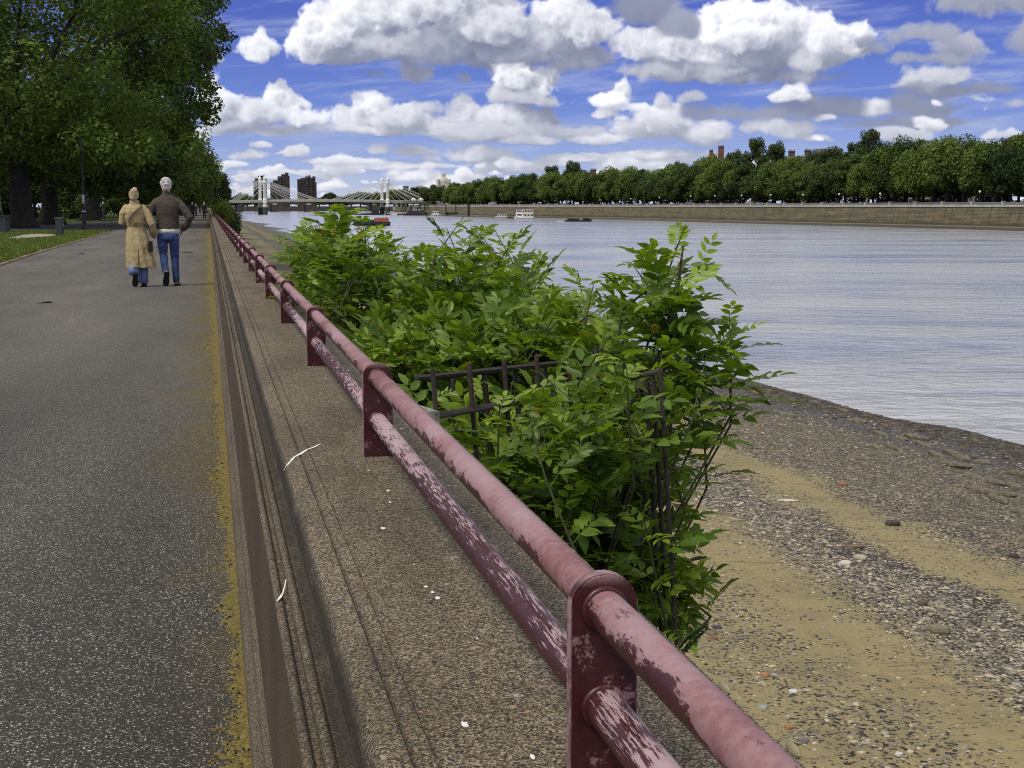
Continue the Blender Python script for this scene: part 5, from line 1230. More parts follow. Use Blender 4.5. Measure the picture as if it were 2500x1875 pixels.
def lamp(lab, px, yb, top, stickers):
    p = onz(px, yb, 0); s = p.y/FPX; h = (504-top)*s*1.01+CAMH
    o = thing('street_lamp', lab, 'street lamp', (p.x, p.y, 0), group='old lanterns beside the park path')
    MB().lathe([(.19, 0), (.19, .12), (.13, .2), (.12, .95), (.14, 1.0), (.075, 1.1), (.06, 2.2), (.05, h-.95), (.09, h-.93), (.05, h-.88), (.06, h-.78)], n=12).build('post', m_lampm, o)
    MB().tube([(-.22, 0, h-1.15), (.22, 0, h-1.15)], .018, 6).build('ladder_bar', m_lampm, o)
    l = MB()
    for k in range(4):
        a = pi/4+k*pi/2; l.tube([(.11*cos(a), .11*sin(a), h-.78), (.23*cos(a), .23*sin(a), h-.30)], .016, 4)
    l.loft([[(.25*cos(pi/4+k*pi/2), .25*sin(pi/4+k*pi/2), h-.31) for k in range(4)], [(.25*cos(pi/4+k*pi/2), .25*sin(pi/4+k*pi/2), h-.27) for k in range(4)], [(.10*cos(pi/4+k*pi/2), .10*sin(pi/4+k*pi/2), h-.10) for k in range(4)], [(.09*cos(pi/4+k*pi/2), .09*sin(pi/4+k*pi/2), h-.04) for k in range(4)], [(.03*cos(pi/4+k*pi/2), .03*sin(pi/4+k*pi/2), h+.08) for k in range(4)]])
    lan = l.build('lantern', m_lampm, o)
    MB().loft([[(.10*cos(pi/4+k*pi/2), .10*sin(pi/4+k*pi/2), h-.77) for k in range(4)], [(.215*cos(pi/4+k*pi/2), .215*sin(pi/4+k*pi/2), h-.315) for k in range(4)]]).build('glass', m_lampglass, lan)
    for (z, hh) in stickers:
        mb = MB(); n = 7; r = .064 if z > 1.1 else .135
        mb.loft([[(r*cos(a), r*sin(a), zz) for a in np.linspace(-pi*.95, .2, n)]+[((r+.004)*cos(a), (r+.004)*sin(a), zz) for a in np.linspace(.2, -pi*.95, n)] for zz in (z-hh/2, z+hh/2)]); mb.build('sticker', m_sticker, o)
    return o
lamp('nearer old park lantern plastered with white stickers by the verge', 206, 560, 338, [(2.0, .14), (1.85, .12), (1.72, .1), (1.58, .16), (1.40, .12), (1.18, .07), (1.08, .06)])
lamp('farther dark park lantern beside the lawn, partly behind leaves', 253, 540, 415, [(2.1, .1), (1.7, .25), (1.35, .15)])
# fallen leaves and twigs on the tarmac
for i, (px, py, s, lab) in enumerate([(457, 617, .22, 'dry dark leaf lying on the path right of the man'), (487, 636, .10, 'pale scrap of leaf on the path near the wall'), (197, 621, .14, 'small dark leaf on the path left of the couple'), (110, 741, .12, 'thin twig lying on the path near the left edge')]):
    p = onz(px, py, .006); mb = MB()
    mb.add([(-s, 0, 0), (-s*.3, s*.35, .02), (s*.5, s*.25, .035), (s, 0, .01), (s*.4, -s*.3, .03), (-s*.4, -s*.25, .015), (0, 0, .006)], [(0, 6, 1), (1, 6, 2), (2, 6, 3), (3, 6, 4), (4, 6, 5), (5, 6, 0)])
    o = mb.build('fallen_leaf', M1('dead_leaf', (.05, .042, .03) if i != 1 else (.3, .28, .22)), loc=p); tag(o, lab, 'leaf')

# ------------------------------------------------------------------ people
def remesh(o, v, smooth_it=4):
    m = o.modifiers.new('skin', 'REMESH'); m.mode = 'VOXEL'; m.voxel_size = v; m.use_smooth_shade = True
    if smooth_it:
        s = o.modifiers.new('soft', 'SMOOTH'); s.factor = .5; s.iterations = smooth_it
    return o
def crease(o, size, strength):
    tx = bpy.data.textures.new('cloth_folds', 'CLOUDS'); tx.noise_scale = size; tx.noise_depth = 2
    m = o.modifiers.new('folds', 'DISPLACE'); m.texture = tx; m.strength = strength; m.mid_level = .5; m.texture_coords = 'LOCAL'; return o
def ering(cx, cy, z, rx, ry, n=20, fold=0, amp=0, ph=0, rz=0):
    out = []
    for k in range(n):
        a = 2*pi*k/n; g = 1+amp*sin(fold*a+ph); x, y = rx*g*cos(a), ry*g*sin(a)
        out.append((cx+x*cos(rz)-y*sin(rz), cy+x*sin(rz)+y*cos(rz), z))
    return out
def hand(mb, w, d, side, r=.009, curl=.6, scale=1.0):
    """palm and five fingers from wrist w pointing along d; thumb on the given side"""
    w = Vector(w); d = Vector(d).normalized(); s = Vector(side).normalized(); s = (s-d*s.dot(d)).normalized(); nrm = d.cross(s)
    L = .09*scale
    mb.loft([[w+d*a*scale+s*(cx_*b)+nrm*(cy_*c) for cx_, cy_ in ((-1, -1), (0, -1.2), (1, -1), (1.1, 0), (1, 1), (0, 1.2), (-1, 1), (-1.1, 0))] for a, b, c in ((-.02, .024*scale, .018*scale), (.02, .033*scale, .015*scale), (.06, .040*scale, .014*scale), (.095, .037*scale, .011*scale))])
    for i, ln in enumerate((.066, .078, .072, .056)):
        b = w+d*L+s*((1.5-i)*.0195*scale); p1 = b+d*ln*.45*scale+nrm*.004; p2 = p1+(d*(1-curl)+nrm*curl).normalized()*ln*.33*scale; p3 = p2+(d*(1-curl*1.5)+nrm*curl*1.5).normalized()*ln*.28*scale
        mb.tube([b-d*.02, p1, p2, p3], [r*1.05*scale, r*scale, r*.92*scale, r*.8*scale], 8, round_=True)
    b = w+d*.025*scale+s*.028*scale; mb.tube([b, b+(s*.8+d*.7).normalized()*.035*scale, b+(s*.35+d*1.1+nrm*.3).normalized()*.07*scale], [r*1.35*scale, r*1.15*scale, r*.9*scale], 8, round_=True)
def head(mb, c, R_, yaw=0.0, sc=1.0):
    """face towards +Y before yaw"""
    rot = Matrix.Rotation(yaw, 3, 'Z'); c = Vector(c)
    P_ = lambda x, y, z: c+rot @ Vector((x*sc, y*sc, z*sc))
    mb.ell(P_(0, -.008, .025), (.074*sc, .092*sc, .098*sc), 18, 12, rot)
    mb.ell(P_(0, .030, -.040), (.058*sc, .060*sc, .070*sc), 16, 10, rot)      # jaw
    mb.ell(P_(0, .060, -.092), (.024*sc, .020*sc, .018*sc), 10, 6, rot)       # chin
    mb.tube([P_(0, .078, .022), P_(0, .098, -.012), P_(0, .106, -.026)], [.008*sc, .012*sc, .014*sc], 8, round_=True)  # nose
    for s in (-1, 1):
        mb.ell(P_(s*.032, .080, .018), (.012*sc, .008*sc, .008*sc), 8, 6, rot)
        mb.ell(P_(s*.076, -.006, -.008), (.010*sc, .020*sc, .032*sc), 10, 8, rot)
    for zz in (-.055, -.064): mb.tube([P_(-.022, .082, zz), P_(0, .090, zz), P_(.022, .082, zz)], [.003*sc, .006*sc, .003*sc], 6, round_=True)
def skinm(): 
    if 'skin_tone' in bpy.data.materials: return bpy.data.materials['skin_tone']
    m, t, b = newmat('skin_tone'); t.put(b.inputs['Base Color'], t.ramp(t.noise(obc(t), 12, 3), [(.3, (.46, .25, .17)), (.7, (.56, .33, .23))])); b.inputs['Roughness'].default_value = .55; return m
def cloth(name, c, c2, scale=18, stretch=(1, 1, .35), bump=.5, rough=.85, bdist=.02, wr=7):
    m, t, b = newmat(name); p = obc(t); n = t.noise(p, scale, 5, .65); w = t.noise(t.vm('MULTIPLY', p, stretch), wr, 4, .6, .8)
    t.put(b.inputs['Base Color'], t.ramp(t.m('ADD', t.m('MULTIPLY', n, .5), t.m('MULTIPLY', w, .5)), [(.3, c2), (.7, c)])); t.put(b.inputs['Roughness'], rough); b.inputs['Specular IOR Level'].default_value = .25
    t.put(b.inputs['Normal'], t.bump(t.m('ADD', w, t.m('MULTIPLY', n, .15)), bump, bdist)); return m
m_jacket = cloth('brown_suede', (.086, .072, .056), (.056, .046, .036), 30, (.5, 1, 1.3), .55)
m_denim = cloth('blue_denim', (.070, .115, .27), (.028, .052, .145), 16, (1, 1, .4), .5)
m_ldenim = cloth('pale_denim', (.24, .33, .58), (.14, .21, .42), 16)
m_trench = cloth('khaki_gabardine', (.41, .33, .175), (.35, .275, .14), 22, (1.1, 1.1, .35), .9, .7, .03, 6)
m_tee = cloth('white_knit', (.72, .70, .64), (.55, .53, .47), 60)
m_grey_hair = M('silver_hair', (.60, .58, .54), (.38, .37, .34), 40, .6, .3, 70, stretch=(1, 1, .4))
m_blond = M('blonde_hair', (.55, .45, .28), (.30, .22, .115), 34, .55, .3, 70, stretch=(1, 1, .35))
m_olive = M('olive_shoe', (.20, .18, .055), (.10, .09, .03), 14, .7)
m_sole = M('black_sole', (.014, .013, .013), (.008, .008, .008), 20, .8)
m_dark_leather = M('dark_leather', (.028, .020, .020), (.016, .012, .012), 10, .45)
m_darkcloth = cloth('black_cloth', (.016, .017, .022), (.009, .010, .012))
def shoe(name, parent, ankle, heel, toe, up, mat, w=.047):
    """a shoe from heel to toe with its own sole; up = direction out of the top of the foot"""
    heel, toe, up = Vector(heel), Vector(toe), Vector(up).normalized(); d = (toe-heel); L = d.length; d.normalize(); s = d.cross(up).normalized(); up = s.cross(d)
    mb = MB(); so = MB(); sec = [(0.0, .6, .060), (.06, .80, .085), (.25, .82, .105), (.45, .86, .080), (.65, 1.05, .062), (.85, .95, .050), (.97, .6, .038), (1.0, .3, .028)]
    rg = []; rs = []
    for u, ww, hh in sec:
        c = heel+d*(u*L); W_ = ww*w
        rg.append([c+s*(W_*cos(a))+up*(.022+max(0, hh-.022)*max(0, sin(a))**.8 if sin(a) > 0 else .012) for a in np.linspace(0, 2*pi, 14, endpoint=False)])
        rs.append([c+s*(x*(W_+.004))+up*z for x, z in ((-1, 0), (1, 0), (1, .026), (-1, .026))])
    mb.loft(rg); mb.tube([heel+d*.06*L/.27+up*.05, Vector(ankle)], [.042, .040], 10, round_=True)
    so.loft(rs); o = mb.build(name, mat, parent, True); so.build('sole', m_sole, o); return o
def person_man():
    o = MB(); 
    # body: one continuous surface
    o.loft([ering(0, 0, z, rx, ry) for z, rx, ry in ((.80, .14, .10), (.95, .165, .11), (1.10, .15, .10), (1.30, .175, .105), (1.42, .165, .085), (1.52, .085, .065))])
    o.tube([(0, -.01, 1.46), (0, 0, 1.66)], [.066, .058], 14, round_=True); head(o, (-.004, .012, 1.715), 0, radians(24), 1.08)
    o.tube([(-.17, 0, 1.43), (-.315, -.03, 1.19), (-.285, .07, .99)], [.040, .040, .028], 12, round_=True); hand(o, (-.285, .07, .985), (.10, .25, -.9), (.9, .5, 0))
    o.tube([(.18, 0, 1.43), (.37, -.06, 1.17), (.255, .08, .97)], [.040, .040, .028], 12, round_=True); hand(o, (.255, .08, .97), (-.5, .6, -.6), (-.3, .7, .2))
    o.tube([(-.09, 0, .86), (-.085, .03, .54), (-.045, -.16, .24)], [.088, .058, .042], 14, round_=True); o.tube([(.095, 0, .86), (.10, .08, .50), (.115, .06, .09)], [.088, .058, .042], 14, round_=True)
    return o
root = onz(413.5, 698, 0)
man = remesh(person_man().build('person', skinm(), None, True, loc=(root.x, root.y, 0)), .0075, 2)
tag(man, 'silver haired man in brown jacket and blue jeans walking away', 'person')
j = MB(); j.loft([ering(.005, 0, z, rx, ry, 24) for z, rx, ry in ((.985, .192, .125), (1.0, .198, .130), (1.04, .194, .128), (1.15, .188, .128), (1.28, .205, .138), (1.38, .222, .140), (1.45, .232, .125), (1.50, .205, .105), (1.545, .13, .085), (1.575, .09, .078))])
j.loft([ering(.0, .004, z, rx, ry, 18) for z, rx, ry in ((1.54, .085, .082), (1.585, .080, .080), (1.625, .074, .074))])
j.tube([(-.16, 0, 1.465), (-.238, -.015, 1.37), (-.318, -.035, 1.19), (-.30, .0, 1.10), (-.288, .055, 1.01)], [.060, .072, .064, .056, .046], 14, round_=True)
j.tube([(.17, 0, 1.465), (.252, -.02, 1.37), (.378, -.065, 1.18), (.345, -.02, 1.08), (.262, .07, .985)], [.060, .074, .068, .062, .052], 14, round_=True)
crease(remesh(j.build('jacket', m_jacket, man), .009, 3), .10, .016)
te = MB(); te.loft([ering(.005, 0, z, rx, ry, 24) for z, rx, ry in ((.905, .192, .122), (.95, .195, .125), (1.04, .182, .118))]); te.build('white_shirt', m_tee, man, True)
je = MB(); je.loft([ering(.005, 0, z, rx, ry, 22) for z, rx, ry in ((.80, .178, .125), (.86, .184, .130), (.94, .180, .118))])
je.tube([(-.088, -.005, .85), (-.094, .0, .70), (-.083, .035, .54), (-.07, -.07, .38), (-.047, -.16, .25)], [.098, .088, .068, .064, .054], 14, round_=True)
je.tube([(.097, -.005, .85), (.104, .03, .70), (.104, .075, .50), (.112, .06, .30), (.118, .055, .085)], [.098, .086, .068, .062, .056], 14, round_=True)
crease(remesh(je.build('jeans', m_denim, man), .009, 3), .06, .018)
hb = MB(); hc = Vector((-.006, -.012, 1.752)); rot = Matrix.Rotation(radians(24), 3, 'Z')
hb.ell(hc, (.089, .108, .108), 22, 14, rot); rr = random.Random(5)
hb.ell(hc+Vector((.005, -.045, -.052)), (.078, .062, .075), 18, 10)
for k in range(70):
    a = rr.uniform(0, 2*pi); e = rr.uniform(-.35, 1.45); dd = Vector((cos(a)*cos(e), sin(a)*cos(e), sin(e)))
    if dd.y > .55 and dd.z < .5: continue
    b = hc+Vector((dd.x*.083, dd.y*.10, dd.z*.10)); tng = dd.cross(Vector((rr.uniform(-1, 1), rr.uniform(-1, 1), 1.2))).normalized()
    hb.tube([b-tng*.02, b+dd*.012, b+tng*.025+dd*.006], [.012, .013, .006], 6, round_=True)
hair = hb.build('hair', m_grey_hair, man, True)
shoe('shoe', man, (-.043, -.20, .20), (-.022, -.275, .250), (-.055, -.165, .008), (-.2, .75, .45), m_olive, .050)
shoe('shoe', man, (.118, .055, .12), (.115, .0, .0), (.145, .27, .0), (0, 0, 1), m_olive, .050)

root = onz(341, 700, 0)
w = MB(); w.loft([ering(-.04, 0, z, rx, ry) for z, rx, ry in ((.72, .13, .10), (.86, .15, .11), (1.05, .115, .09), (1.22, .145, .10), (1.33, .15, .09), (1.40, .075, .06))])
w.tube([(-.045, -.01, 1.33), (-.05, 0, 1.50)], [.054, .048], 14, round_=True); head(w, (-.048, .015, 1.545), 0, radians(12), .96)
w.tube([(.10, 0, 1.33), (.235, -.05, 1.07), (.265, .05, .905)], [.050, .038, .025], 12, round_=True); hand(w, (.262, .05, .905), (-.05, .55, -.6), (-.8, .4, .2), .008, .7, .92)
w.tube([(-.19, 0, 1.33), (-.25, .02, 1.10), (-.14, .22, 1.10)], [.050, .038, .025], 12, round_=True); hand(w, (-.14, .22, 1.10), (.7, .7, .1), (0, .3, .9), .008, .5, .92)
w.tube([(-.11, 0, .76), (-.105, .05, .47), (-.07, -.12, .24)], [.08, .055, .038], 12, round_=True); w.tube([(.03, 0, .76), (.05, .09, .45), (.06, .06, .08)], [.08, .055, .038], 12, round_=True)
woman = remesh(w.build('person', skinm(), None, True, loc=(root.x, root.y, 0)), .0075, 2)
tag(woman, 'blonde woman in belted khaki trench coat walking away beside the man', 'person')
c = MB(); rings = []
for z, cx_, rx, ry, amp in ((.33, .035, .250, .185, .060), (.36, .035, .248, .183, .06), (.50, .02, .232, .175, .055), (.66, .0, .212, .165, .045), (.82, -.015, .190, .150, .035), (.95, -.028, .165, .130, .03), (1.03, -.035, .142, .115, .03), (1.06, -.038, .138, .110, .02), (1.09, -.038, .150, .118, .03), (1.18, -.042, .172, .130, .02), (1.28, -.044, .188, .130, .01), (1.345, -.045, .178, .112, 0), (1.39, -.045, .125, .085, 0), (1.41, -.045, .09, .075, 0)):
    rings.append(ering(cx_, 0, z, rx, ry, 44, 9, amp, .6+z))
c.loft(rings)
c.loft([ering(-.045, .0, z, rx, ry, 20) for z, rx, ry in ((1.385, .088, .082), (1.43, .082, .080), (1.475, .078, .076))])
c.tube([(.095, 0, 1.345), (.155, -.01, 1.26), (.238, -.05, 1.06), (.256, -.01, .985), (.266, .045, .915)], [.066, .072, .062, .058, .056], 14, round_=True)
c.tube([(-.185, 0, 1.345), (-.232, 0, 1.25), (-.262, .02, 1.10), (-.20, .12, 1.095), (-.15, .20, 1.10)], [.066, .072, .062, .056, .052], 14, round_=True)
coat = crease(remesh(c.build('trench_coat', m_trench, woman), .0085, 1), .16, .022)
be = MB(); be.loft([ering(-.038, 0, z, .150, .123, 32) for z in (1.043, 1.095)], cap=False); be.box((-.02, -.128, 1.07), (.05, .012, .045)); be.build('belt', M1('belt_khaki', (.33, .25, .115)), coat, True)
MB().box((.0, -.146, 1.108), (.24, .010, .018), 0).box((-.03, -.152, 1.105), (.018, .012, .018)).build('back_flap', M1('flap_khaki', (.27, .20, .09)), coat)  # flap and button in a darker khaki than the coat
MB().tube([(.005, -.163, .66), (.003, -.176, .55), (.0, -.186, .46), (-.004, -.192, .335)], [.003, .006, .008, .010], 6).build('back_vent', M1('vent_lining', (.12, .09, .045)), coat)
MB().box((.155, -.02, 1.385), (.11, .05, .016), radians(-8)).build('shoulder_strap', M1('epaulette', (.40, .31, .15)), coat)
pj = MB(); pj.tube([(-.108, 0, .62), (-.104, .045, .46), (-.085, -.06, .34), (-.080, -.11, .225)], [.09, .085, .088, .092], 16); pj.tube([(.035, 0, .62), (.055, .07, .45), (.062, .06, .25), (.062, .045, .055)], [.09, .085, .084, .086], 16)
pj.build('jeans', m_ldenim, woman, True)
shoe('shoe', woman, (-.065, -.15, .19), (-.050, -.205, .225), (-.070, -.115, .006), (-.1, .75, .45), m_dark_leather, .046)
shoe('shoe', woman, (.062, .045, .10), (.060, -.01, .0), (.078, .235, .0), (0, 0, 1), m_dark_leather, .043)
hb = MB(); hc = Vector((-.05, -.010, 1.565)); hb.ell(hc, (.083, .100, .100), 20, 12, Matrix.Rotation(radians(12), 3, 'Z')); hb.ell(hc+Vector((0, -.045, -.045)), (.068, .050, .060), 16, 10)
bc = hc+Vector((.018, -.050, .085)); hb.ell(bc, (.040, .036, .034), 14, 10)
for k in range(60):
    a = rr.uniform(0, 2*pi); t_ = rr.uniform(.1, .9); st = hc+Vector((cos(a)*.080*sin(t_*2.2), sin(a)*.096*sin(t_*2.2), cos(t_*2.2)*.096))
    if st.y > hc.y+.05 and st.z < hc.z+.04: continue
    en = st+(bc-st)*.45+ (st-hc).normalized()*.012; hb.tube([st, (st+en)/2+(st-hc).normalized()*.010, en], [.007, .008, .005], 5, round_=True)
for k in range(9):
    a = k*.7; hb.tube([bc+Vector((.034*cos(a), .02*sin(a)-.008, .03*sin(a))), bc+Vector((.038*cos(a+.7), .024*sin(a+.7)-.014, .034*sin(a+.7)+.004)), bc+Vector((.03*cos(a+1.5), .02*sin(a+1.5)-.01, .03*sin(a+1.5)+.012))], [.009, .010, .005], 5, round_=True)
hb.build('hair', m_blond, woman, True)
bg_ = thing('shoulder_bag', 'small dark bag on a strap hanging at the hip of the woman', 'bag', (root.x, root.y, 0))
bgm_ = MB(); bgm_.box((.205, -.145, .690), (.075, .045, .185), radians(35), .9); bgm_.build('pouch', m_dark_leather, bg_)
sp_ = []
for z, x, y in ((.79, .17, -.165), (.95, .10, -.172), (1.10, -.16, -.115), (1.18, -.13, -.138), (1.27, -.06, -.146), (1.34, .03, -.128), (1.385, .07, -.075), (1.40, .085, 0)): sp_.append((x, y, z))
MB().tube(sp_[2:], .011, 6, flat=1.6).build('strap', M1('strap_tan', (.20, .14, .085)), bg_)

def walker(lab, px, yb, hgt, top, legs, hairc, facing_=pi, shoec=m_sole, hairlong=True, stance=.10):
    p = onz(px, yb, 0); k = hgt/1.8; b = MB()
    b.loft([ering(0, 0, z*k, rx*k, ry*k) for z, rx, ry in ((.80, .14, .10), (.95, .16, .11), (1.10, .14, .10), (1.30, .18, .11), (1.45, .19, .10), (1.53, .08, .07))])
    b.tube([(0, 0, 1.46*k), (0, 0, 1.66*k)], [.06*k, .055*k], 12, round_=True); head(b, (0, .01, 1.69*k), 0, 0, k)
    for s in (-1, 1):
        b.tube([(s*.19*k, 0, 1.46*k), (s*.24*k, -.02, 1.18*k), (s*.22*k, .08, .97*k)], [.055*k, .042*k, .028*k], 10, round_=True); hand(b, (s*.22*k, .08, .97*k), (0, .3, -.9), (-s*.3, .9, 0), .009, .4, k)
        b.tube([(s*.09*k, 0, .86*k), (s*.09*k, s*.06+.03, .50*k), (s*.09*k, s*stance, .09)], [.085*k, .056*k, .042*k], 12, round_=True)
    o = remesh(b.build('person', skinm(), None, True, loc=p), .012, 2); o.rotation_euler = (0, 0, facing_); tag(o, lab, 'person')
    j = MB(); j.loft([ering(0, 0, z*k, rx*k, ry*k) for z, rx, ry in ((.82, .20, .14), (1.0, .19, .135), (1.2, .19, .135), (1.38, .22, .135), (1.46, .22, .12), (1.53, .12, .085), (1.56, .085, .08))])
    for s in (-1, 1): j.tube([(s*.18*k, 0, 1.46*k), (s*.25*k, -.02, 1.18*k), (s*.225*k, .07, 1.0*k)], [.075*k, .062*k, .05*k], 10, round_=True)
    remesh(j.build('coat', top, o), .014, 2)
    l = MB(); l.loft([ering(0, 0, z*k, .17*k, .12*k) for z in (.78, .92)])
    for s in (-1, 1): l.tube([(s*.09*k, 0, .85*k), (s*.09*k, s*.06+.03, .50*k), (s*.09*k, s*stance, .10)], [.10*k, .075*k, .062*k], 10, round_=True)
    remesh(l.build('trousers', legs, o), .014, 2)
    h = MB(); h.ell((0, -.02*k, 1.725*k), (.088*k, .10*k, .10*k), 14, 9)
    if hairlong: h.loft([ering(0, -.04*k, z*k, rx*k, .07*k, 14) for z, rx in ((1.74, .085), (1.62, .10), (1.48, .10), (1.44, .06))])
    h.build('hair', hairc, o, True)
    for s in (-1, 1): shoe('shoe', o, (s*.09*k, s*stance, .1), (s*.09*k, s*stance-.05, 0), (s*.10*k, s*stance+.2, 0), (0, 0, 1), shoec)
    return o
m_dkhair = M('dark_hair', (.03, .022, .018), (.014, .011, .010), 30, .6)
walker('dark haired walker in black with white shoes coming along the path', 470.5, 539.5, 1.78, m_darkcloth, m_darkcloth, m_dkhair, pi+.05, m_white)
walker('fair haired walker in black carrying a bag close to the wall', 499, 534.5, 1.80, m_darkcloth, m_darkcloth, m_blond, pi-.1, m_sole)
walker('far walker in dark clothes half hidden behind the nearer pair', 478.5, 528, 1.72, cloth('grey_green_cloth', (.06, .075, .055), (.035, .045, .03)), m_darkcloth, m_grey_hair, pi, m_sole)
q = onz(499, 534.5, 0); b_ = thing('tote_bag', 'dark green shopping bag held by the fair haired walker', 'bag', (q.x+.30, q.y-.05, .62))
MB().box((0, 0, .17), (.30, .12, .34), 0, 1.1).build('pouch', M1('bag_green', (.03, .045, .03)), b_); MB().tube([(-.09, 0, .33), (-.05, 0, .46), (.05, 0, .46), (.09, 0, .33)], .012, 6).build('handle', m_black, b_)
# cyclist
q = onz(488, 521.5, 0); bk = thing('bicycle', 'bicycle ridden towards us between the far walkers', 'bicycle', (q.x, q.y, 0), radians(-65))
for x in (-.52, .52):
    wl = MB(); wl.tube([(x+.33*cos(2*pi*k/28), 0, .34+.33*sin(2*pi*k/28)) for k in range(29)], .022, 6); wo = wl.build('wheel', m_black, bk, True)
    sp = MB()
    for k in range(10): sp.tube([(x, 0, .34), (x+.32*cos(2*pi*k/10), 0, .34+.32*sin(2*pi*k/10))], .004, 4)
    sp.build('spokes', m_lampglass, wo)
fr = MB()
for a, b in (((-.52, 0, .34), (-.08, 0, .30)), ((-.08, 0, .30), (-.2, 0, .85)), ((-.52, 0, .34), (-.18, 0, .76)), ((-.08, 0, .30), (.38, 0, .78)), ((-.18, 0, .76), (.36, 0, .86)), ((.52, 0, .34), (.34, 0, .95))): fr.tube([a, b], .018, 8)
fr.build('frame', m_bin, bk); MB().tube([(.36, -.28, 1.02), (.36, 0, .98), (.36, .28, 1.02)], .014, 6).build('handlebar', m_black, bk); MB().ell((-.21, 0, .90), (.13, .07, .035)).build('saddle', m_black, bk)
cyc = MB(); cyc.loft([ering(-.18+.28*u, 0, .92+.50*u, rx, .15) for u, rx in ((0, .13), (.3, .12), (.7, .13), (1, .10))]); cyc.tube([(.10, 0, 1.40), (.16, 0, 1.56)], [.06, .055], 10, round_=True)
head(cyc, (.18, 0, 1.62), 0, -pi/2)
for s in (-1, 1):
    cyc.tube([(.06, s*.17, 1.38), (.16, s*.27, 1.15), (.34, s*.25, 1.05)], [.055, .045, .03], 10, round_=True); hand(cyc, (.34, s*.25, 1.05), (.8, 0, -.3), (0, -s, .3), .009, .9)
    cyc.tube([(-.16, s*.10, .92), (.18, s*.11, .72 if s < 0 else .62), (-.04, s*.11, .30 if s < 0 else .18)], [.09, .06, .045], 10, round_=True)
cy = remesh(cyc.build('person', skinm(), None, True, loc=(q.x, q.y, 0)), .012, 2); cy.rotation_euler = (0, 0, radians(-65)); tag(cy, 'cyclist in dark top riding towards us far along the path', 'person')
ct = MB(); ct.loft([ering(-.18+.28*u, 0, .94+.47*u, rx, .165) for u, rx in ((0, .145), (.3, .135), (.7, .145), (1, .11))])
for s in (-1, 1): ct.tube([(.06, s*.17, 1.38), (.16, s*.27, 1.16), (.31, s*.255, 1.07)], [.066, .055, .042], 10, round_=True)
remesh(ct.build('jacket', m_darkcloth, cy), .014, 2)
lg = MB()
for s in (-1, 1): lg.tube([(-.16, s*.10, .92), (.18, s*.11, .72 if s < 0 else .62), (-.04, s*.11, .32 if s < 0 else .20)], [.10, .07, .055], 10, round_=True)
lg.build('trousers', m_darkcloth, cy, True); MB().ell((.16, 0, 1.67), (.10, .085, .085)).build('helmet', m_white, cy, True)

# ------------------------------------------------------------------ iron fence over the river wall
fen = thing('iron_fence', 'rusty iron bar fence sticking out from the river wall inside the ash leaves', 'fence')
F0, F1 = dep(1064, 1000, 5.25), dep(1528, 925, 6.25)
F0.z = F1.z = (F0.z+F1.z)/2
tilt = Vector((.075, .0, -1.0))
fd = (F1-F0); n = 6
for i in range(n+1):
    b = F0+fd*(i/n); up = .155 if i < n else .16
    MB().tube([b-tilt*up, b-tilt*up*.9, b+tilt*.6, b+tilt*(1.25+.04*sin(i*3))], [.0085, .0095, .0095, .0095], 8).build('bar', m_iron, fen)
fe = fd.normalized()
MB().tube([F0-fe*.04+tilt*.02, F1+fe*.03+tilt*.02], .016, 8, flat=.55).build('top_rail', m_iron, fen)
MB().tube([F0-fe*.04+tilt*1.02, F1+fe*.03+tilt*1.02], .016, 8, flat=.55).build('bottom_rail', m_iron, fen)
# return side of the fence, running back towards the wall below
G1 = dep(1612, 905, 5.45)
for i in range(1, 6):
    b = F1+(G1-F1)*(i/5.0); MB().tube([b+tilt*.0, b+tilt*.7, b+tilt*1.75], [.0095]*3, 8).build('bar', m_iron, fen)
MB().tube([F1, G1], .014, 8, flat=.55).build('side_rail', m_iron, fen)
# second, farther screen of bars glimpsed through the leaves
for i in range(7):
    b = F0+Vector((.10, .55, .02))+fd*((i+.4)/n); MB().tube([b-tilt*.02, b+tilt*1.3], [.012, .012], 6).build('bar', m_iron, fen)
MB().tube([F0+Vector((.0, .5, .06)), F1+Vector((.05, .45, .04))], .014, 6).build('back_rail', m_iron, fen)
cb = MB(); cp = dep(1040, 1000, 5.2); cb.box((cp.x-.085, cp.y+.05, cp.z-.035), (.22, .20, .06), .25); cb.box((cp.x+.01, cp.y+.0, cp.z-.19), (.06, .12, .24), .25)
o = cb.build('concrete_block', m_conc); tag(o, 'weathered grey concrete ledge holding the end of the iron fence', 'ledge')

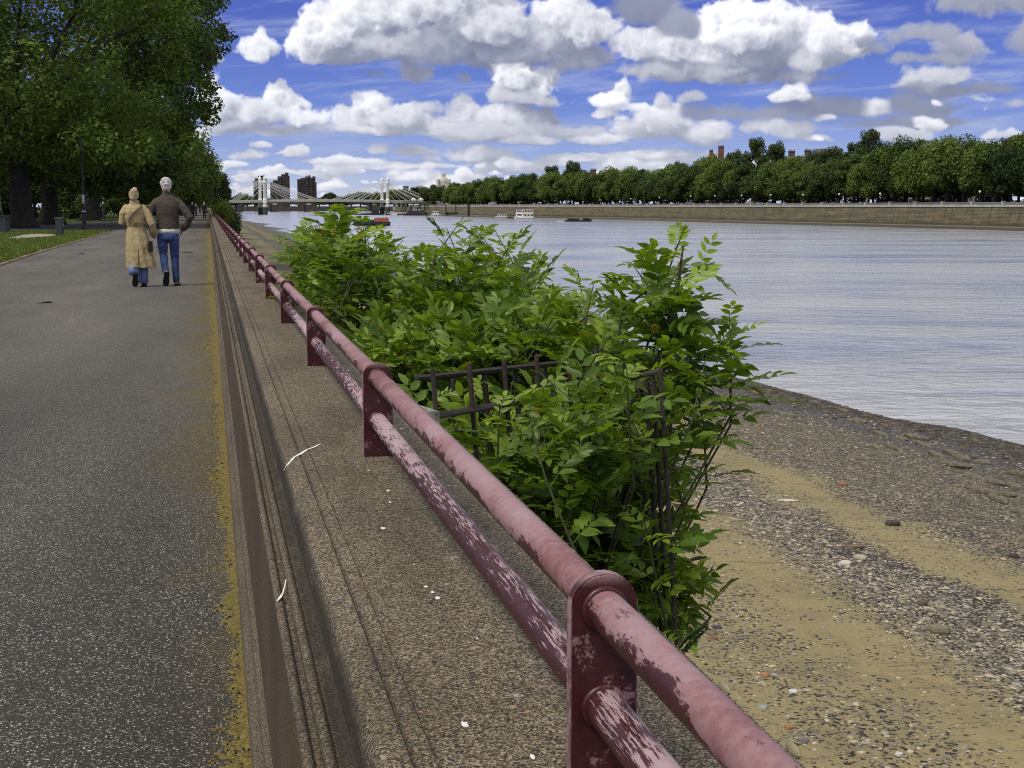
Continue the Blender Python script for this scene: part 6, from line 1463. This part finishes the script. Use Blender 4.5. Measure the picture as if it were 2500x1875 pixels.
# ------------------------------------------------------------------ ash shrubs
def leaf_templates():
    out = []
    for v, (pairs, L, droop) in enumerate(((3, .19, .05), (4, .22, .075), (3, .15, .02), (5, .20, .06))):
        Vt, Q, T = [], [], []; rr = np.random.RandomState(v)
        def leaflet(b, d, nrm, ln, wd):
            s = np.cross(d, nrm); s /= np.linalg.norm(s); o_ = len(Vt); curl = .18*ln
            for u in (0, .33, .68, 1.0): Vt.append(b+d*ln*u-nrm*curl*u*u)
            for sg in (-1, 1):
                for u, w_ in ((.30, .95), (.66, .80)): Vt.append(b+d*ln*u+s*sg*wd*.5*w_+nrm*(wd*.16-curl*u*u))
            m0, m1, m2, m3, l1, l2, r1, r2 = range(o_, o_+8)
            T.extend([(m0, l1, m1), (m2, l2, m3), (m0, m1, r1), (m2, m3, r2)]); Q.extend([(m1, l1, l2, m2), (m1, m2, r2, r1)])
        def pos(u): return np.array([0, L*u, -droop*u*u])
        for i in range(pairs):
            u = .30+.58*i/max(1, pairs-1); b = pos(u); sz = (.090-.008*abs(i-pairs*.45))*L/.20
            for sg in (-1, 1):
                d = np.array([sg*.80, .56+.1*rr.randn(), -.12+.12*rr.randn()]); d /= np.linalg.norm(d); nr = np.array([.15*rr.randn(), .15*rr.randn(), 1]); nr -= d*nr.dot(d); nr /= np.linalg.norm(nr)
                leaflet(b, d, nr, sz*(.88+.24*rr.rand()), sz*.43)
        d = np.array([0, 1, -.35]); d /= np.linalg.norm(d); leaflet(pos(1.0), d, np.array([0, .33, .94]), .085*L/.20, .038*L/.20)
        # rachis
        o_ = len(Vt)
        for u in (0, .5, 1.0):
            p_ = pos(u)
            for k in range(3): Vt.append(p_+np.array([cos(k*2.1), 0, sin(k*2.1)])*.0016*(1.3-u*.7))
        for a_ in (0, 1):
            for k in range(3): Q.append((o_+a_*3+k, o_+a_*3+(k+1) % 3, o_+a_*3+3+(k+1) % 3, o_+a_*3+3+k))
        out.append((np.array(Vt), np.array(Q), np.array(T)))
    return out
LT = leaf_templates()
def shrub(name, lab, base, regions, seed, yaw_bias=(0.3, -.25), extra=()):
    """regions: (polygon in photo px, depth, spread, number of shoots, lean)"""
    r = random.Random(seed); o = thing(name, lab, 'shrub', base); base = Vector(base)
    inv = -base; stem = MB(); leaves = [[], [], [], []]
    def inside(x, y, poly):
        c_ = False; j_ = len(poly)-1
        for i_ in range(len(poly)):
            xi, yi = poly[i_]; xj, yj = poly[j_]
            if (yi > y) != (yj > y) and x < (xj-xi)*(y-yi)/(yj-yi)+xi: c_ = not c_
            j_ = i_
        return c_
    shoots = []
    for poly, d0, sd, n_, lean in regions:
        xs_ = [q_[0] for q_ in poly]; ys_ = [q_[1] for q_ in poly]; k = 0; guard = 0
        while k < n_ and guard < 20000:
            guard += 1; x, y = r.uniform(min(xs_), max(xs_)), r.uniform(min(ys_), max(ys_))
            if not inside(x, y, poly): continue
            dd = d0+r.uniform(-sd, sd); p_ = dep(x, y, dd)
            tries = 0
            while p_.x < .66+.06*r.random() and tries < 30: dd += .12; p_ = dep(x, y, dd); tries += 1
            if p_.x < .60: continue
            shoots.append((p_, lean, r.uniform(.30, .62))); k += 1
    for (x, y, dd, lean, L) in extra: shoots.append((dep(x, y, dd), lean, L))
    hubs = []
    for tip, lean, L in shoots:
        d_ = Vector((lean[0]+r.gauss(0, .35), lean[1]+r.gauss(0, .35), lean[2]+r.gauss(0, .25))).normalized()
        st = tip-d_*L+Vector((0, 0, -.04)); bend = Vector((r.gauss(0, .04), r.gauss(0, .04), -.03 if d_.z < .3 else .02))
        if st.x < .74: st.x = .74
        mid = (st+tip)/2+bend; pts = [st, mid, tip]
        stem.tube([p_-base for p_ in pts], [.006, .0042, .002], 5, cap=False); hubs.append(st)
        nn = max(3, int(L/.085)); a0 = r.random()*6
        for i in range(nn+1):
            u = (i+.3)/nn
            if u > 1.02: break
            p_ = st*(1-u)**2+mid*2*u*(1-u)+tip*u*u
            ax = (mid-st)*(1-u)+(tip-mid)*u; ax.normalize()
            sd_ = ax.orthogonal().normalized(); sd_ = Matrix.Rotation(a0+i*pi/2, 3, ax) @ sd_
            young = u > .86; sc = (1.0 if u < .6 else 1.0-.55*(u-.6)/.4)*r.uniform(.8, 1.15)*(.62 if young else 1)
            for sg in (-1, 1):
                dirn = (sd_*sg*(1.0 if not young else .5)+ax*(.62 if not young else 1.1)+Vector((0, 0, .12))+Vector((r.gauss(0, .18), r.gauss(0, .18), r.gauss(0, .15)))).normalized()
                upv = Vector((0, 0, 1))*.9+ax*.3+Vector((r.gauss(0, .28), r.gauss(0, .28), 0)); upv = (upv-dirn*upv.dot(dirn)).normalized()
                k = r.choice((0, 0, 1, 1, 3)) if not young else 2
                g = r.random()
                if young and r.random() < .5: col_ = (.22+.1*g, .20+.06*g, .035)
                elif u > .7: col_ = (.155+.07*g, .25+.08*g, .030)
                else: col_ = (.075+.075*g, .15+.09*g, .016+.014*g)
                leaves[k].append((p_-base, dirn, upv, sc, col_))
    # woody stems from the base to the shoots
    hubs.sort(key=lambda h_: h_.x); step = max(1, len(hubs)//16)
    trunks_ = [h_ for h_ in hubs[::step] if h_.x < base.x+.6 and h_.z > -.5] or hubs[:1]
    for h_ in trunks_:
        b0 = Vector((r.gauss(0, .10), r.gauss(0, .15), 0)); e = h_-base
        stem.tube([b0, b0*.6+Vector((e.x*.25, e.y*.25, e.z*.4))+Vector((r.gauss(0, .08), r.gauss(0, .08), 0)), Vector((e.x*.7, e.y*.7, e.z*.78))+Vector((r.gauss(0, .05), r.gauss(0, .05), 0)), e], [.022, .016, .010, .005], 6, cap=False)
    for h_ in hubs:
        m_ = min(trunks_, key=lambda g_: (g_-h_).length); 
        if m_ is h_ or (m_-h_).length > 1.0: continue
        e = h_-base; m2 = Vector(((m_-base).x*.7, (m_-base).y*.7, (m_-base).z*.78)); stem.tube([m2, (m2+e)/2+Vector((0, 0, -.05)), e], [.007, .006, .005], 5, cap=False)
    stem.build('stems', m_twig, o, True, fixn=False)
    Vs, Qs, Ts, Cs = [], [], [], []; off = 0
    for k in range(4):
        if not leaves[k]: continue
        Vt, Q, T = LT[k]; N = len(leaves[k]); m_ = len(Vt)
        D = np.array([l[1] for l in leaves[k]]); Up = np.array([l[2] for l in leaves[k]]); Sx = np.cross(D, Up)
        Rm = np.stack([Sx, D, Up], 2); Pp = np.array([l[0] for l in leaves[k]]); sc = np.array([l[3] for l in leaves[k]])
        Vn = np.einsum('nij,mj->nmi', Rm, Vt)*sc[:, None, None]+Pp[:, None]
        Vs.append(Vn.reshape(-1, 3)); base_i = off+np.arange(N)[:, None, None]*m_
        Qs.append((Q[None]+base_i).reshape(-1, 4)); Ts.append((T[None]+base_i).reshape(-1, 3)); off += N*m_
        Cs.append(np.repeat(np.array([(*l[4], 1) for l in leaves[k]]), m_, 0))
    npmesh('foliage', np.concatenate(Vs), np.concatenate(Qs), m_leaf, o, smooth=False, tris=np.concatenate(Ts), col=np.concatenate(Cs))
    return o
UP = (.15, -.1, 1.0); OUT = (.5, -.45, .55); DN = (.45, -.5, -.35)
shrub('ash_shrub', 'leafy green ash sapling mound farthest along the railing, reaching the bridge', (1.55, 9.6, -4.4),
      [([(712, 585), (742, 560), (806, 512), (870, 506), (930, 565), (1000, 605), (1030, 700), (1000, 800), (900, 850), (800, 790), (750, 720), (712, 640)], 9.4, .8, 66, UP)], 101,
      extra=[(806, 503, 9.2, UP, .5), (858, 497, 9.3, UP, .5), (744, 553, 9.6, (-.3, 0, 1), .45), (716, 575, 9.8, (-.6, 0, .8), .4), (905, 540, 9.3, (.4, 0, 1), .5), (985, 585, 9.1, (.6, 0, .8), .5)])
shrub('ash_shrub', 'broad middle ash sapling mound behind the iron fence bars', (1.7, 7.6, -4.4),
      [([(1000, 640), (1040, 610), (1080, 565), (1134, 540), (1205, 560), (1260, 590), (1300, 680), (1290, 800), (1000, 810)], 8.0, .6, 62, UP),
       ([(850, 850), (1000, 770), (1300, 720), (1450, 720), (1560, 790), (1560, 880), (1300, 900), (1100, 900), (1000, 930), (900, 900)], 7.0, .4, 88, OUT)], 102,
      extra=[(1134, 527, 7.9, UP, .5), (1202, 551, 7.8, UP, .5), (1090, 556, 8.0, (-.2, 0, 1), .45), (1255, 580, 7.7, (.5, 0, .9), .5), (1330, 665, 7.2, UP, .5), (1410, 660, 7.0, UP, .5), (1450, 690, 6.8, UP, .45)])
shrub('ash_shrub', 'nearest ash sapling spilling over the iron fence with one tall shoot', (1.10, 6.1, -4.4),
      [([(1585, 760), (1620, 650), (1673, 580), (1715, 640), (1765, 770), (1760, 870), (1690, 970), (1610, 920), (1570, 840)], 6.1, .3, 14, (.15, -.1, 1.0)),
       ([(1180, 980), (1400, 920), (1560, 930), (1620, 1000), (1600, 1170), (1570, 1290), (1540, 1370), (1460, 1290), (1300, 1190), (1200, 1080)], 6.35, .4, 60, (.15, -.45, .6)), ([(1250, 1000), (1560, 950), (1580, 1250), (1480, 1250), (1330, 1150)], 5.55, .2, 12, (.15, -.45, .6)),
       ([(1000, 870), (1540, 810), (1550, 960), (1060, 1020)], 5.55, .25, 7, (.1, -.4, .8)),
       ([(1520, 1300), (1600, 1290), (1625, 1380), (1640, 1450), (1600, 1480), (1540, 1400)], 5.9, .2, 16, (.05, -.3, .25))], 103,
      extra=[(1673, 549, 6.0, (.1, 0, 1), .6), (1540, 640, 6.1, (-.5, 0, .8), .4), (1745, 640, 6.0, (.5, 0, .8), .45), (1785, 826, 6.0, (.9, 0, .5), .4), (1780, 760, 6.0, (.8, 0, .6), .4), (1670, 1010, 6.2, (.4, -.2, .8), .3), (1640, 1180, 6.2, (.3, -.2, .8), .3), (1650, 1290, 6.1, (.3, -.2, .6), .3), (1670, 1505, 5.7, (.15, -.2, -.9), .3), (1630, 1490, 5.7, (0, -.2, -1), .3), (1590, 610, 6.1, (-.3, 0, .9), .4), (1220, 985, 5.2, (0, -.5, .8), .45), (1290, 1010, 5.2, (.2, -.5, .8), .5)])
# the thick leaning stem of the tall shoot
sb = MB(); pts = [dep(1520, 1250, 6.0), dep(1572, 985, 5.95), dep(1612, 905, 5.95), dep(1640, 835, 6.0), dep(1655, 700, 6.0), dep(1668, 600, 6.0)]
near = [o for o in COL.objects if o.name.startswith('ash_shrub') and o.parent is None][-1]
sb.tube([p_-near.location for p_ in pts], [.015, .013, .012, .011, .008, .004], 8); sb.build('leaning_stem', m_stem, near, True)
# small plants rooted in the river edge of the coping
def sprig(lab, x, y, z, n, L, seed, mat):
    o = thing('small_plant', lab, 'plant', (x, y, z)); r = random.Random(seed); mb = MB()
    for i in range(n):
        a = r.uniform(-.9, .9); l = L*r.uniform(.6, 1); d_ = Vector((.5*cos(a)+.2, .4*sin(a)-.1, 1)).normalized(); pts = [Vector((0, 0, 0)), d_*l*.5, d_*l+Vector((.012, 0, -.008))]
        mb.tube(pts, [.0016, .0014, .0008], 4)
        for k in range(7):
            u = .2+.12*k; q_ = pts[0]*(1-u)+pts[2]*u
            for sg in (-1, 1):
                e = Vector((-d_.y, d_.x, .4)).normalized()*sg; w_ = .011*(1-u*.5)
                mb.add([q_, q_+e*w_+d_*.004, q_+e*w_*2+d_*.008, q_+e*w_+d_*-.002], [(0, 1, 2, 3)])
    mb.build('fronds', mat, o, fixn=False); return o
sprig('little dark fern growing from the river edge of the wall top', .712, 2.10, .66, 4, .085, 3, m_bushd)
for i, (x, y, s) in enumerate([(.705, 1.86, .05), (.708, 1.62, .055)]):
    o = MB().ell((0, 0, -.004), (.006, .022, .009), 10, 6).build('moss_tuft', M1('moss_tuft_tone', (.27, .25, .15)), None, loc=(x, y, .69)); tag(o, ('upper' if i == 0 else 'lower')+' pale moss tuft on the river edge of the wall', 'moss')
